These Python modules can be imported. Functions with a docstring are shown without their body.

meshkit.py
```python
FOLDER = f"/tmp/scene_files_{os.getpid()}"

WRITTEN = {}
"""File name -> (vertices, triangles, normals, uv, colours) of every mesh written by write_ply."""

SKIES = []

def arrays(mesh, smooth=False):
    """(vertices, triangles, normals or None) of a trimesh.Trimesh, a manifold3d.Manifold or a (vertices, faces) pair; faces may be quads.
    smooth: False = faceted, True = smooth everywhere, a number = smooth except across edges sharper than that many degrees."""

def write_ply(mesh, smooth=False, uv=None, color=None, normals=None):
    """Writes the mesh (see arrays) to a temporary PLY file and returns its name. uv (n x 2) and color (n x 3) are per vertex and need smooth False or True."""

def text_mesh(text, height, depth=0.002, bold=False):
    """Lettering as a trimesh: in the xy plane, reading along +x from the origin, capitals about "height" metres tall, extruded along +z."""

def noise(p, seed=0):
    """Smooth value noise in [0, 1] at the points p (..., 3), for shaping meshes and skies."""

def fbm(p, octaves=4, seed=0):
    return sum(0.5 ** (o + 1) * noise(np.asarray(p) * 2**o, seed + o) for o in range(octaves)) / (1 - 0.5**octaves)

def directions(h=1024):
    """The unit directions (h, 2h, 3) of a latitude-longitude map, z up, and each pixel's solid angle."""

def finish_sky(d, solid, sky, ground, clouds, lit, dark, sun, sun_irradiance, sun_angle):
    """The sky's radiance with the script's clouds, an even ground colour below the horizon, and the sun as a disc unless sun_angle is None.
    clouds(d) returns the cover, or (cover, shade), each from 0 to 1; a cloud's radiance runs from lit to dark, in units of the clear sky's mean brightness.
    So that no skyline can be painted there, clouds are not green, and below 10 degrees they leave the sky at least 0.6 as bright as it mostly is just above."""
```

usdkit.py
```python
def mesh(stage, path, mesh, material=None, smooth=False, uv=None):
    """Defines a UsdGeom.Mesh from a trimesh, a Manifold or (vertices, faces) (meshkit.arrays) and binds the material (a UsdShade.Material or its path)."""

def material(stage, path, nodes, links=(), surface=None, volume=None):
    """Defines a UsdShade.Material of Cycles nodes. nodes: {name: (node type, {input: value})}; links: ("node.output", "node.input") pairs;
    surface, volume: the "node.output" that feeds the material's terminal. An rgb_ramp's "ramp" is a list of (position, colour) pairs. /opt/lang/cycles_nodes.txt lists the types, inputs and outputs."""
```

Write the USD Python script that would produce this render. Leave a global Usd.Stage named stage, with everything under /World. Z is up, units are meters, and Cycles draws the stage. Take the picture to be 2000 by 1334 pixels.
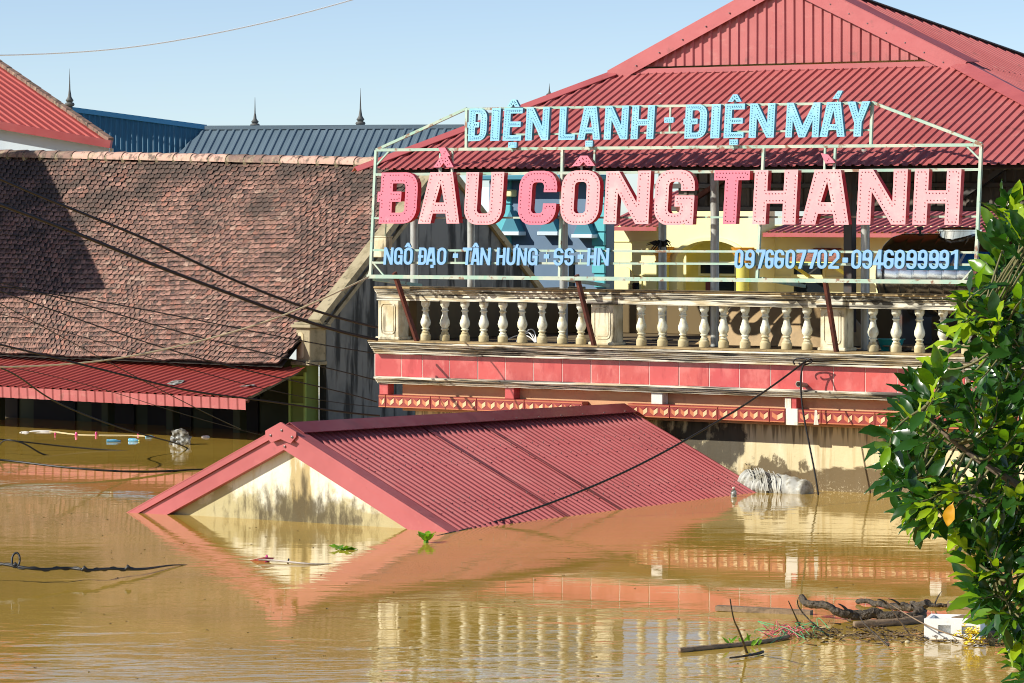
import math, random
import numpy as np, trimesh, usdkit, meshkit
from pxr import Usd, UsdGeom, UsdLux, UsdShade, Sdf, Gf, Vt
from shapely.geometry import box, Polygon, LineString
from shapely import affinity
from shapely.ops import unary_union
PI = math.pi
stage = Usd.Stage.CreateInMemory()
UsdGeom.SetStageUpAxis(stage, 'Z'); UsdGeom.SetStageMetersPerUnit(stage, 1.0)
W = UsdGeom.Xform.Define(stage, '/World'); UsdGeom.Scope.Define(stage, '/World/Looks')
stage.SetDefaultPrim(W.GetPrim())
# ------------------------------------------------------------------ camera, sky, sun
F, YH, H = 7200.0, 410.0, 4.0          # focal length and horizon row in pixels of a 2000 x 1334 picture, eye height above the water
cam = UsdGeom.Camera.Define(stage, '/World/camera')
cam.CreateFocalLengthAttr(36.0 * F / 2000); cam.CreateHorizontalApertureAttr(36.0); cam.CreateVerticalApertureAttr(36.0 * 1334 / 2000)
cam.CreateVerticalApertureOffsetAttr(-(667 - YH) / 2000 * 36.0)
cam.CreateClippingRangeAttr((0.5, 20000.0)); cam.CreateExposureAttr(0.72)
cam.AddTranslateOp().Set((0, 0, H)); cam.AddRotateXOp().Set(90.0)
ELEV = math.radians(32.0); HX, HY = -0.952, -0.306
hl = math.hypot(HX, HY); HX /= hl; HY /= hl
SUN = np.array([math.cos(ELEV) * HX, math.cos(ELEV) * HY, math.sin(ELEV)])
sun = UsdLux.DistantLight.Define(stage, '/World/sun')
sun.CreateNormalizeAttr(True); sun.CreateIntensityAttr(1.02); sun.CreateAngleAttr(0.53); sun.CreateColorAttr(Gf.Vec3f(1.0, 0.945, 0.85))
rot = Gf.Rotation(Gf.Vec3d(0, 0, 1), Gf.Vec3d(*map(float, SUN)))
sun.AddTransformOp().Set(Gf.Matrix4d().SetRotate(rot))
skym = usdkit.material(stage, '/World/Looks/sky_air', {
    's': ('sky_texture', {'sky_type': 'single_scattering', 'sun_disc': False, 'sun_elevation': ELEV, 'sun_rotation': math.atan2(HX, HY), 'altitude': 0.0, 'air_density': 0.47, 'aerosol_density': 0.2, 'ozone_density': 0.0}),
    'b': ('background_shader', {'strength': 0.088})}, [('s.color', 'b.color')], surface='b.background')
dome = UsdLux.DomeLight.Define(stage, '/World/sky'); UsdShade.MaterialBindingAPI.Apply(dome.GetPrim()).Bind(skym)
dome.GetPrim().SetCustomDataByKey('kind', 'structure')

# ------------------------------------------------------------------ frames: pixels to places
class Fr:
    """A level frame: local x = along a facade to the right, y = inward, z up; hit() finds where a sight line meets a plane of it."""
    def __init__(s, x, y, deg):
        a = math.radians(deg); s.deg = deg; s.o = np.array([x, y]); s.u = np.array([math.cos(a), -math.sin(a)]); s.n = np.array([math.sin(a), math.cos(a)])
    def hit(s, px, py, t=None, sv=None, z=None, m=0.0):
        d = np.array([(px - 1000) / F, 1.0]); dz = (YH - py) / F
        if t is not None: k = (t + m * H + s.o @ s.n) / (d @ s.n - m * dz)
        elif sv is not None: k = (sv + s.o @ s.u) / (d @ s.u)
        else: k = (z - H) / dz
        p = d * k - s.o
        return np.array([p @ s.u, p @ s.n, H + dz * k])
    def w(s, p): q = s.o + s.u * p[0] + s.n * p[1]; return np.array([q[0], q[1], p[2]])
    def loc(s, p): q = np.array(p[:2]) - s.o; return np.array([q @ s.u, q @ s.n, p[2]])
def at(px, py, D): return np.array([(px - 1000) / F * D, D, H + (YH - py) / F * D])
def water(px, py, dz=0.0): return at(px, py, F * (H - dz) / (py - YH))
D0 = F * H / (945 - YH)
S = Fr(240 / F * D0, D0, 35)                                  # the shop: facade of the balcony at y = 0
T = Fr((600 - 1000) / F * 65.2, 65.2, 40)                     # the tile-roofed house

# ------------------------------------------------------------------ prims
used = {}
def path_for(parent, name):
    base = parent or '/World'; k = used.get((base, name), -1) + 1; used[(base, name)] = k
    return f'{base}/{name}' + (f'_{k:03d}' if k else '')
def tag(prim, label=None, cat=None, group=None, kind=None):
    for k, v in (('label', label), ('category', cat), ('group', group), ('kind', kind)):
        if v: prim.SetCustomDataByKey(k, v)
def thing(name, label, cat, fr=None, loc=None, group=None, kind=None):
    p = path_for(None, name); x = UsdGeom.Xform.Define(stage, p)
    if fr is not None: x.AddTranslateOp().Set((float(fr.o[0]), float(fr.o[1]), 0.0)); x.AddRotateZOp().Set(-fr.deg)
    elif loc is not None: x.AddTranslateOp().Set(tuple(map(float, loc)))
    tag(x.GetPrim(), label, cat, group, kind)
    return p
def part(parent, name, vf, mat, smooth=False, label=None, kind=None, tone=None):
    p = path_for(parent, name)
    v, f = (np.asarray(vf.vertices), np.asarray(vf.faces)) if isinstance(vf, trimesh.Trimesh) else (np.asarray(vf[0], float), np.asarray(vf[1], int))
    m = usdkit.mesh(stage, p, (v, f), mat, smooth)
    if tone is not None:
        n = len(m.GetPointsAttr().Get()); tone = np.asarray(tone, np.float32)
        tone = np.tile(tone, (n, 1)) if tone.ndim == 1 else tone
        UsdGeom.PrimvarsAPI(m).CreatePrimvar('tone', Sdf.ValueTypeNames.Color3fArray, 'vertex').Set(Vt.Vec3fArray.FromNumpy(tone))
    tag(m.GetPrim(), label, None, None, kind)
    return p
def solo(name, label, cat, vf, mat, smooth=False, group=None, kind=None):
    """One mesh that is a thing by itself, its origin at its base."""
    v, f = (np.asarray(vf.vertices), np.asarray(vf.faces)) if isinstance(vf, trimesh.Trimesh) else vf
    v = np.asarray(v, float); b = np.array([*v[:, :2].mean(0), v[:, 2].min()])
    p = path_for(None, name); m = usdkit.mesh(stage, p, (v - b, np.asarray(f, int)), mat, smooth)
    UsdGeom.Xformable(m).AddTranslateOp().Set(tuple(map(float, b))); tag(m.GetPrim(), label, cat, group, kind)
    return p

# ------------------------------------------------------------------ shapes
def cat(ms):
    vs, fs, k = [], [], 0
    for m in ms:
        v, f = (m.vertices, m.faces) if isinstance(m, trimesh.Trimesh) else m
        v = np.asarray(v, float); f = np.asarray(f, int)
        if f.shape[1] == 4: f = np.vstack([f[:, [0, 1, 2]], f[:, [0, 2, 3]]])
        vs.append(v); fs.append(f + k); k += len(v)
    return np.vstack(vs), np.vstack(fs)
def cb(x0, x1, y0, y1, z0, z1, b=0.008):
    """A box with chamfered edges."""
    b = min(b, (x1 - x0) / 3, (y1 - y0) / 3, (z1 - z0) / 3); P = []
    for i in (0, 1):
        for j in (0, 1):
            for k in (0, 1):
                c = np.array([(x0, x1)[i], (y0, y1)[j], (z0, z1)[k]]); d = np.array([1 - 2 * i, 1 - 2 * j, 1 - 2 * k]) * b
                for ax in range(3): q = c + d; q[ax] = c[ax]; P.append(q)
    h = trimesh.convex.convex_hull(np.array(P)); return np.array(h.vertices), np.array(h.faces)
def tube(pts, r, n=6, cap=True):
    p = np.asarray(pts, float); r = np.broadcast_to(np.asarray(r, float), (len(p),))
    t = np.gradient(p, axis=0); t /= np.linalg.norm(t, axis=1, keepdims=True) + 1e-12
    ref = np.array([0, 0, 1.0]) if abs(t[0, 2]) < 0.9 else np.array([1.0, 0, 0])
    a = np.cross(t[0], ref); a /= np.linalg.norm(a); A = []
    for i in range(len(p)):
        a = a - t[i] * (a @ t[i]); a /= np.linalg.norm(a) + 1e-12; A.append(a)
    A = np.array(A); B = np.cross(t, A); g = np.arange(n) * 2 * PI / n
    v = (p[:, None] + r[:, None, None] * (np.cos(g)[None, :, None] * A[:, None] + np.sin(g)[None, :, None] * B[:, None])).reshape(-1, 3)
    f = []
    for i in range(len(p) - 1):
        for j in range(n):
            q = (i * n + j, i * n + (j + 1) % n, (i + 1) * n + (j + 1) % n, (i + 1) * n + j); f += [(q[0], q[1], q[2]), (q[0], q[2], q[3])]
    if cap:
        for e in (0, len(p) - 1):
            k = len(v); v = np.vstack([v, p[e]])
            for j in range(n): f.append((k, e * n + j, e * n + (j + 1) % n) if e else (k, e * n + (j + 1) % n, e * n + j))
    return v, np.array(f)
def bar(a, b, w, h=None, up=(0, 0, 1)):
    """A square bar from a to b."""
    a, b = np.asarray(a, float), np.asarray(b, float); h = h or w; t = (b - a) / np.linalg.norm(b - a)
    up = np.asarray(up, float); up = np.array([1.0, 0, 0]) if abs(t @ up) > 0.95 else up
    x = np.cross(t, up); x /= np.linalg.norm(x); y = np.cross(x, t)
    v = [p + i * x * w / 2 + j * y * h / 2 for p in (a, b) for i, j in ((-1, -1), (1, -1), (1, 1), (-1, 1))]
    m = trimesh.convex.convex_hull(np.array(v)); return np.array(m.vertices), np.array(m.faces)
def lathe(prof, n=16, c=(0, 0, 0), axis='z', ph=0.0):
    g = np.arange(n) * 2 * PI / n + ph; v = []
    for r, z in prof: v += [(r * math.cos(q), r * math.sin(q), z) for q in g]
    f = []
    for i in range(len(prof) - 1):
        for j in range(n):
            q = (i * n + j, i * n + (j + 1) % n, (i + 1) * n + (j + 1) % n, (i + 1) * n + j); f += [(q[0], q[1], q[2]), (q[0], q[2], q[3])]
    v = np.array(v)
    if axis == 'x': v = v[:, [2, 0, 1]]
    return v + np.asarray(c), np.array(f)
def prism(poly, s0, s1):
    """A profile of (y, z) points pushed along x."""
    return xtr(Polygon(poly), lambda x, y, e: (s0 + e * (s1 - s0), x, y), 1.0)
def xtr(poly, fn, depth):
    """Extrudes a polygon and places each (x, y, depth) with fn."""
    gs = [g for g in getattr(poly, 'geoms', [poly]) if g.area > 1e-8]
    ms = [trimesh.creation.extrude_polygon(g, depth, engine='earcut') for g in gs]
    m = trimesh.util.concatenate(ms) if len(ms) > 1 else ms[0]
    v = np.array([fn(*p) for p in np.asarray(m.vertices)]); f = np.asarray(m.faces)
    mm = trimesh.Trimesh(v, f, process=False)
    if mm.volume < 0: f = f[:, ::-1]
    return v, f
def quadm(pts, n1=1, n2=1):
    a, b, c, d = [np.asarray(p, float) for p in pts]; V = []
    for i in range(n1 + 1):
        for j in range(n2 + 1):
            x, y = i / n1, j / n2; V.append(a * (1 - x) * (1 - y) + b * x * (1 - y) + c * x * y + d * (1 - x) * y)
    f = [(i * (n2 + 1) + j, (i + 1) * (n2 + 1) + j, (i + 1) * (n2 + 1) + j + 1, i * (n2 + 1) + j + 1) for i in range(n1) for j in range(n2)]
    return cat([(np.array(V), np.array(f))])
def slab(pts, th):
    """A flat convex polygon with thickness th against its normal."""
    p = np.asarray(pts, float); n = np.cross(p[1] - p[0], p[2] - p[0]); n /= np.linalg.norm(n)
    h = trimesh.convex.convex_hull(np.vstack([p, p - n * th])); return np.array(h.vertices), np.array(h.faces)
PROF_T = [(0.0, 0), (0.52, 0), (0.64, 1), (0.88, 1), (1.0, 0)]
PROF_W = [(0.0, 0), (0.18, 0.12), (0.38, 0.75), (0.5, 1), (0.62, 0.75), (0.82, 0.12), (1.0, 0)]
def corr(pts, across, pitch, height, prof=PROF_T, ribs=7, seed=0, wob=0.0):
    """Corrugated sheets on the planar convex polygon pts: ribs run square to the direction across. Returns one mesh per sheet of 'ribs' ribs."""
    P = np.asarray(pts, float); N = np.cross(P[1] - P[0], P[2] - P[0]); N /= np.linalg.norm(N)
    if N[2] < -1e-6 or (abs(N[2]) < 0.05 and N[1] > 0): N = -N
    A = np.asarray(across, float); A = A - N * (A @ N); A /= np.linalg.norm(A); B = np.cross(N, A); O = P[0]
    q = np.stack([(P - O) @ A, (P - O) @ B], 1); a0, a1 = q[:, 0].min(), q[:, 0].max(); rg = random.Random(seed)
    def span(a):
        ys = []
        for i in range(len(q)):
            p, r = q[i], q[(i + 1) % len(q)]
            if abs(p[0] - r[0]) < 1e-9:
                if abs(p[0] - a) < 1e-6: ys += [p[1], r[1]]
            elif (p[0] - a) * (r[0] - a) <= 1e-12: ys.append(p[1] + (r[1] - p[1]) * (a - p[0]) / (r[0] - p[0]))
        return (min(ys), max(ys)) if ys else None
    st = []; k = 0
    while a0 + k * pitch < a1:
        for fr, hh in prof[:-1]:
            a = a0 + (k + fr) * pitch
            if a <= a1: st.append((a, hh * height, k))
        k += 1
    st.append((a1 - 1e-7, 0.0, k - 1)); sheets, cur = [], []
    for i, s in enumerate(st):
        cur.append(s)
        if (s[2] + 1) % ribs == 0 and i + 1 < len(st) and st[i + 1][2] != s[2] or i == len(st) - 1:
            if i + 1 < len(st): cur.append(st[i + 1])
            V, Fc = [], []; off = rg.uniform(0, 0.003); j1 = rg.uniform(-wob, wob); nb = 6
            for a, hh, _ in cur:
                sp = span(a + 1e-7) or span(a - 1e-6) or (0, 0)
                for j in range(nb + 1):
                    b = sp[0] + (sp[1] - sp[0]) * j / nb
                    if j == 0: b -= abs(j1)
                    V.append(O + A * a + B * b + N * (hh + off + 0.004 * math.sin(a * 3.1 + b * 2.3 + seed)))
            for x in range(len(cur) - 1):
                for j in range(nb):
                    Fc += [(x * (nb + 1) + j, (x + 1) * (nb + 1) + j, (x + 1) * (nb + 1) + j + 1), (x * (nb + 1) + j, (x + 1) * (nb + 1) + j + 1, x * (nb + 1) + j + 1)]
            if len(cur) > 1: sheets.append((np.array(V), np.array(Fc)))
            cur = []
    return sheets
def screws(pts, n, r=0.012):
    return cat([lathe([(0, 0.012), (r, 0.01), (r, -0.004)], 6, p) for p in pts])
def spline(pts, n=60):
    from scipy.interpolate import CubicSpline
    p = np.asarray(pts, float); d = np.r_[0, np.cumsum(np.linalg.norm(np.diff(p, axis=0), axis=1))]
    return CubicSpline(d, p)(np.linspace(0, d[-1], n)) if len(p) > 2 else p[0] + (p[1] - p[0]) * np.linspace(0, 1, n)[:, None]

# ------------------------------------------------------------------ materials
def mat(name, col, rough=0.5, metal=0.0, layers=(), bump=None, spec=0.5, tone=False, trans=None, rvar=0.0):
    """Procedural principled material. layers: dicts col, scale (3), lo, hi, amt, z=(z0, z1, b0, b1) where the noise is biased by height."""
    n = {'g': ('geometry', {}), 'p': ('principled_bsdf', {'roughness': rough, 'metallic': metal, 'specular_ior_level': spec}), 'c0': ('color', {'value': col})}
    L = []; cur = 'c0.color'
    if tone:
        n['at'] = ('attribute', {'attribute': 'tone'}); n['tm'] = ('mix_color', {'blend_type': 'multiply', 'fac': 1.0}); L += [(cur, 'tm.a'), ('at.color', 'tm.b')]; cur = 'tm.result'
    for i, l in enumerate(layers):
        n[f'm{i}'] = ('mapping', {'scale': l['scale'], 'location': (i * 3.7, i * 1.3, i * 2.1)})
        n[f'n{i}'] = ('noise_texture', {'scale': 1.0, 'detail': l.get('detail', 5.0), 'roughness': l.get('r', 0.6)})
        n[f'r{i}'] = ('map_range', {'range_type': 'smoothstep', 'from_min': l['lo'], 'from_max': l['hi'], 'to_min': 0.0, 'to_max': l.get('amt', 1.0), 'clamp': True})
        n[f'x{i}'] = ('mix_color', {'blend_type': l.get('mode', 'mix'), 'b': l['col']})
        L += [('g.position', f'm{i}.vector'), (f'm{i}.vector', f'n{i}.vector'), (f'r{i}.result', f'x{i}.fac'), (cur, f'x{i}.a')]
        src = f'n{i}.fac'
        if 'z' in l:
            z0, z1, b0, b1 = l['z']
            n[f's{i}'] = ('separate_xyz', {}); n[f'z{i}'] = ('map_range', {'from_min': z0, 'from_max': z1, 'to_min': b0, 'to_max': b1, 'clamp': True}); n[f'a{i}'] = ('math', {'math_type': 'add'})
            L += [('g.position', f's{i}.vector'), (f's{i}.z', f'z{i}.value'), (src, f'a{i}.value1'), (f'z{i}.result', f'a{i}.value2')]; src = f'a{i}.value'
        if 'at' in l:
            pt, r0, r1, b0, b1, sq = l['at']
            n[f'd{i}'] = ('vector_math', {'math_type': 'subtract', 'vector2': tuple(map(float, pt))}); n[f'e{i}'] = ('vector_math', {'math_type': 'multiply', 'vector2': sq}); n[f'f{i}'] = ('vector_math', {'math_type': 'length'})
            n[f'h{i}'] = ('map_range', {'from_min': r0, 'from_max': r1, 'to_min': b0, 'to_max': b1, 'clamp': True}); n[f'k{i}'] = ('math', {'math_type': 'add'})
            L += [('g.position', f'd{i}.vector1'), (f'd{i}.vector', f'e{i}.vector1'), (f'e{i}.vector', f'f{i}.vector1'), (f'f{i}.value', f'h{i}.value'), (src, f'k{i}.value1'), (f'h{i}.result', f'k{i}.value2')]; src = f'k{i}.value'
        L.append((src, f'r{i}.value')); cur = f'x{i}.result'
    L.append((cur, 'p.base_color'))
    if rvar:
        n['rn'] = ('noise_texture', {'scale': 3.0, 'detail': 4.0}); n['rr'] = ('map_range', {'from_min': 0.3, 'from_max': 0.7, 'to_min': rough - rvar, 'to_max': rough + rvar, 'clamp': True})
        L += [('g.position', 'rn.vector'), ('rn.fac', 'rr.value'), ('rr.result', 'p.roughness')]
    if bump:
        n['bn'] = ('noise_texture', {'scale': bump[0], 'detail': 4.0}); n['b'] = ('bump', {'strength': bump[1], 'distance': bump[2]})
        L += [('g.position', 'bn.vector'), ('bn.fac', 'b.height'), ('b.normal', 'p.normal')]
    surf = 'p.BSDF'
    if trans:
        n['t'] = ('translucent_bsdf', {}); n['tc'] = ('mix_color', {'blend_type': 'multiply', 'fac': 1.0, 'b': trans}); n['mx'] = ('mix_closure', {'fac': 0.35})
        L += [(cur, 'tc.a'), ('tc.result', 't.color'), ('p.BSDF', 'mx.closure1'), ('t.BSDF', 'mx.closure2')]; surf = 'mx.closure'
    return usdkit.material(stage, '/World/Looks/' + name, n, L, surface=surf)
def lay(col, scale, lo, hi, amt=1.0, **k): return dict(col=col, scale=scale, lo=lo, hi=hi, amt=amt, **k)
DARK = (0.03, 0.026, 0.018); MUD = (0.17, 0.12, 0.05)
M = {}
M['red'] = mat('red_sheet', (0.41, 0.11, 0.104), 0.5, 0, [lay((0.34, 0.075, 0.07), (0.5, 0.5, 0.5), 0.4, 0.66, 0.8), lay((0.46, 0.19, 0.16), (2.5, 2.5, 9), 0.55, 0.75, 0.45), lay((0.14, 0.06, 0.045), (4, 4, 4), 0.58, 0.76, 0.6)], rvar=0.08, bump=(3.0, 0.15, 0.02))
M['deepred'] = mat('deep_red_sheet', (0.36, 0.068, 0.07), 0.45, 0, [lay((0.29, 0.055, 0.055), (0.7, 0.7, 0.7), 0.4, 0.7, 0.7), lay((0.42, 0.13, 0.12), (3, 3, 3), 0.6, 0.78, 0.35), lay((0.12, 0.06, 0.05), (6, 6, 6), 0.62, 0.78, 0.5), lay((0.42, 0.13, 0.12), (0.5, 0.5, 2.5), 0.5, 0.68, 0.5)], rvar=0.08)
M['redflash'] = mat('red_flashing', (0.42, 0.10, 0.10), 0.45, 0, [lay((0.35, 0.075, 0.075), (0.9, 0.9, 0.9), 0.4, 0.66, 0.8), lay((0.16, 0.06, 0.05), (5, 5, 5), 0.62, 0.76, 0.5), lay((0.55, 0.2, 0.17), (4, 4, 4), 0.6, 0.8, 0.35)], rvar=0.08, bump=(2.2, 0.25, 0.03))
M['darkcap'] = mat('dark_red_ridge_cap', (0.17, 0.022, 0.032), 0.4, 0, [lay((0.24, 0.05, 0.06), (1.4, 1.4, 1.4), 0.45, 0.7, 0.5), lay((0.09, 0.015, 0.02), (2, 2, 2), 0.55, 0.7, 0.5)], rvar=0.06)
M['orangered'] = mat('orange_red_sheet', (0.36, 0.06, 0.045), 0.45, 0, [lay((0.33, 0.05, 0.04), (1, 1, 1), 0.45, 0.65, 0.8)])
M['screw'] = mat('screw', (0.2, 0.16, 0.15), 0.4, 0.6)
M['steel'] = mat('galvanised_steel', (0.42, 0.43, 0.40), 0.45, 0.35, [lay((0.2, 0.19, 0.16), (9, 9, 3), 0.5, 0.7, 0.7), lay((0.22, 0.1, 0.04), (6, 6, 2), 0.62, 0.75, 0.6)])
M['darksteel'] = mat('dark_steel', (0.06, 0.055, 0.05), 0.5, 0.2, [lay((0.12, 0.05, 0.03), (4, 4, 4), 0.5, 0.7, 0.7)])
M['frame'] = mat('pale_green_frame_paint', (0.31, 0.45, 0.36), 0.5, 0, [lay((0.48, 0.49, 0.38), (3, 3, 3), 0.42, 0.62, 0.8), lay((0.22, 0.46, 0.33), (4, 4, 1.5), 0.52, 0.68, 0.8), lay((0.20, 0.07, 0.025), (8, 8, 8), 0.57, 0.66, 0.9)])
M['rust'] = mat('rusty_iron', (0.13, 0.035, 0.02), 0.75, 0.1, [lay((0.06, 0.02, 0.015), (7, 7, 3), 0.45, 0.65, 0.8), lay((0.3, 0.1, 0.05), (12, 12, 5), 0.58, 0.72, 0.8)])
PINKW = [lay((0.72, 0.42, 0.40), (3, 3, 3), 0.48, 0.72, 0.6), lay((0.55, 0.17, 0.2), (4, 4, 1.5), 0.56, 0.74, 0.5), lay((0.85, 0.8, 0.78), (9, 9, 14), 0.7, 0.74, 0.8)]
M['pinkpale'] = mat('faded_pink_face', (0.68, 0.275, 0.29), 0.45, 0, PINKW)
M['pinkdeep'] = mat('deep_pink_face', (0.62, 0.125, 0.185), 0.42, 0, [lay((0.64, 0.11, 0.17), (2, 2, 2), 0.45, 0.65, 0.6), lay((0.78, 0.3, 0.33), (5, 5, 5), 0.62, 0.75, 0.4)])
M['pinkside'] = mat('crimson_letter_side', (0.50, 0.03, 0.045), 0.4)
M['bluetop'] = mat('sky_blue_face', (0.155, 0.43, 0.60), 0.45, 0, [lay((0.27, 0.54, 0.66), (3, 3, 3), 0.45, 0.7, 0.6), lay((0.2, 0.46, 0.62), (6, 6, 3), 0.6, 0.75, 0.5)])
M['bluelow'] = mat('cornflower_blue_face', (0.15, 0.34, 0.60), 0.45, 0, [lay((0.19, 0.39, 0.68), (5, 5, 5), 0.5, 0.72, 0.6)])
M['blueside'] = mat('teal_letter_side', (0.06, 0.24, 0.33), 0.45)
M['bulbpink'] = mat('dark_pink_bulb', (0.16, 0.025, 0.04), 0.35)
M['bulbblue'] = mat('dark_blue_bulb', (0.04, 0.16, 0.24), 0.35)
STREAK = (11, 11, 0.9)
M['stone'] = mat('weathered_cream_stone', (0.68, 0.62, 0.44), 0.75, 0, [lay((0.42, 0.33, 0.16), (2.5, 2.5, 2.5), 0.42, 0.66, 0.8), lay((0.13, 0.105, 0.055), (7, 7, 1.6), 0.52, 0.68, 0.8), lay((0.74, 0.70, 0.58), (5, 5, 5), 0.6, 0.75, 0.5)], bump=(30, 0.25, 0.01))
M['cornice'] = mat('mouldy_cornice_plaster', (0.72, 0.68, 0.54), 0.8, 0, [lay((0.40, 0.31, 0.15), (1.6, 1.6, 14), 0.46, 0.62, 0.8), lay((0.03, 0.027, 0.02), (0.9, 0.9, 44), 0.49, 0.57, 0.94), lay((0.02, 0.018, 0.014), (0.75, 0.75, 2.2), 0.57, 0.66, 0.9)], bump=(40, 0.3, 0.01))
M['corntop'] = mat('brown_weathered_ledge', (0.36, 0.26, 0.12), 0.85, 0, [lay((0.16, 0.11, 0.05), (4, 4, 4), 0.45, 0.65, 0.8), lay((0.05, 0.045, 0.025), (8, 8, 8), 0.58, 0.7, 0.8)], bump=(35, 0.3, 0.01))
M['baluster'] = mat('cream_painted_baluster', (0.72, 0.73, 0.60), 0.6, 0, [lay((0.50, 0.42, 0.20), (14, 14, 5), 0.5, 0.68, 0.75), lay((0.2, 0.16, 0.08), (20, 20, 9), 0.62, 0.74, 0.7), lay((0.42, 0.33, 0.14), (9, 9, 9), 0.3, 0.6, 0.8, z=(2.05, 2.25, 0.2, -0.2))], bump=(40, 0.12, 0.01))
M['redtile'] = mat('glazed_red_tile', (0.47, 0.075, 0.07), 0.32, 0, [lay((0.58, 0.17, 0.15), (3.2, 3.2, 2.5), 0.45, 0.68, 0.7), lay((0.36, 0.045, 0.045), (8, 8, 3), 0.52, 0.7, 0.7), lay((0.62, 0.3, 0.26), (14, 14, 2), 0.64, 0.75, 0.5)], tone=True)
M['grout'] = mat('pale_grout', (0.68, 0.54, 0.48), 0.8)
M['frz'] = mat('frieze_tile_ground', (0.27, 0.04, 0.03), 0.4, 0, [lay((0.36, 0.07, 0.05), (5, 5, 5), 0.5, 0.7, 0.6)])
M['frzorange'] = mat('frieze_orange', (0.52, 0.17, 0.07), 0.4, 0, [lay((0.5, 0.2, 0.1), (8, 8, 8), 0.5, 0.7, 0.5)])
M['frzcream'] = mat('frieze_cream', (0.74, 0.48, 0.26), 0.4, 0, [lay((0.6, 0.36, 0.18), (8, 8, 8), 0.5, 0.7, 0.5)])
M['frzdark'] = mat('frieze_dark_red', (0.26, 0.035, 0.03), 0.4)
M['peach'] = mat('peach_beam_plaster', (0.50, 0.26, 0.13), 0.8, 0, [lay((0.56, 0.36, 0.18), (1.2, 1.2, 5), 0.45, 0.7, 0.7), lay((0.3, 0.16, 0.08), (5, 5, 2), 0.58, 0.72, 0.6)])
M['white'] = mat('white_paint', (0.70, 0.66, 0.57), 0.7, 0, [lay((0.42, 0.36, 0.25), (9, 9, 5), 0.45, 0.68, 0.7)])
LW = S.w(S.hit(1370, 880, t=0.42)); LX = S.w(S.hit(1500, 930, t=0.42))
M['lowwall'] = mat('streaked_cream_wall', (0.62, 0.52, 0.30), 0.85, 0, [
    lay((0.74, 0.67, 0.47), (3, 3, 0.8), 0.45, 0.7, 0.7), lay((0.42, 0.32, 0.15), (9, 9, 0.7), 0.5, 0.68, 0.7),
    lay((0.14, 0.11, 0.06), (14, 14, 0.7), 0.45, 0.62, 0.8, z=(0.50, 0.95, -0.25, 0.10)),
    lay((0.11, 0.07, 0.025), (0.8, 0.8, 1.6), 0.47, 0.53, 0.92, z=(0.0, 0.42, 0.24, -0.22), detail=8.0),
    lay((0.035, 0.028, 0.02), (3, 3, 2), 0.46, 0.56, 0.92, at=(LW, 0.3, 1.4, 0.2, -0.25, (1, 1, 1.6)), detail=8.0),
    lay((0.09, 0.06, 0.025), (3, 3, 2), 0.48, 0.56, 0.9, at=(LX, 0.2, 1.1, 0.16, -0.25, (1, 1, 2.0)), detail=8.0, r=0.7),
    lay((0.6, 0.52, 0.34), (45, 45, 45), 0.60, 0.64, 0.5, z=(0.0, 0.5, 0.05, -0.2))], bump=(22, 0.3, 0.012))
GC = S.w((0.12, -8.0, 0.0))
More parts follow.
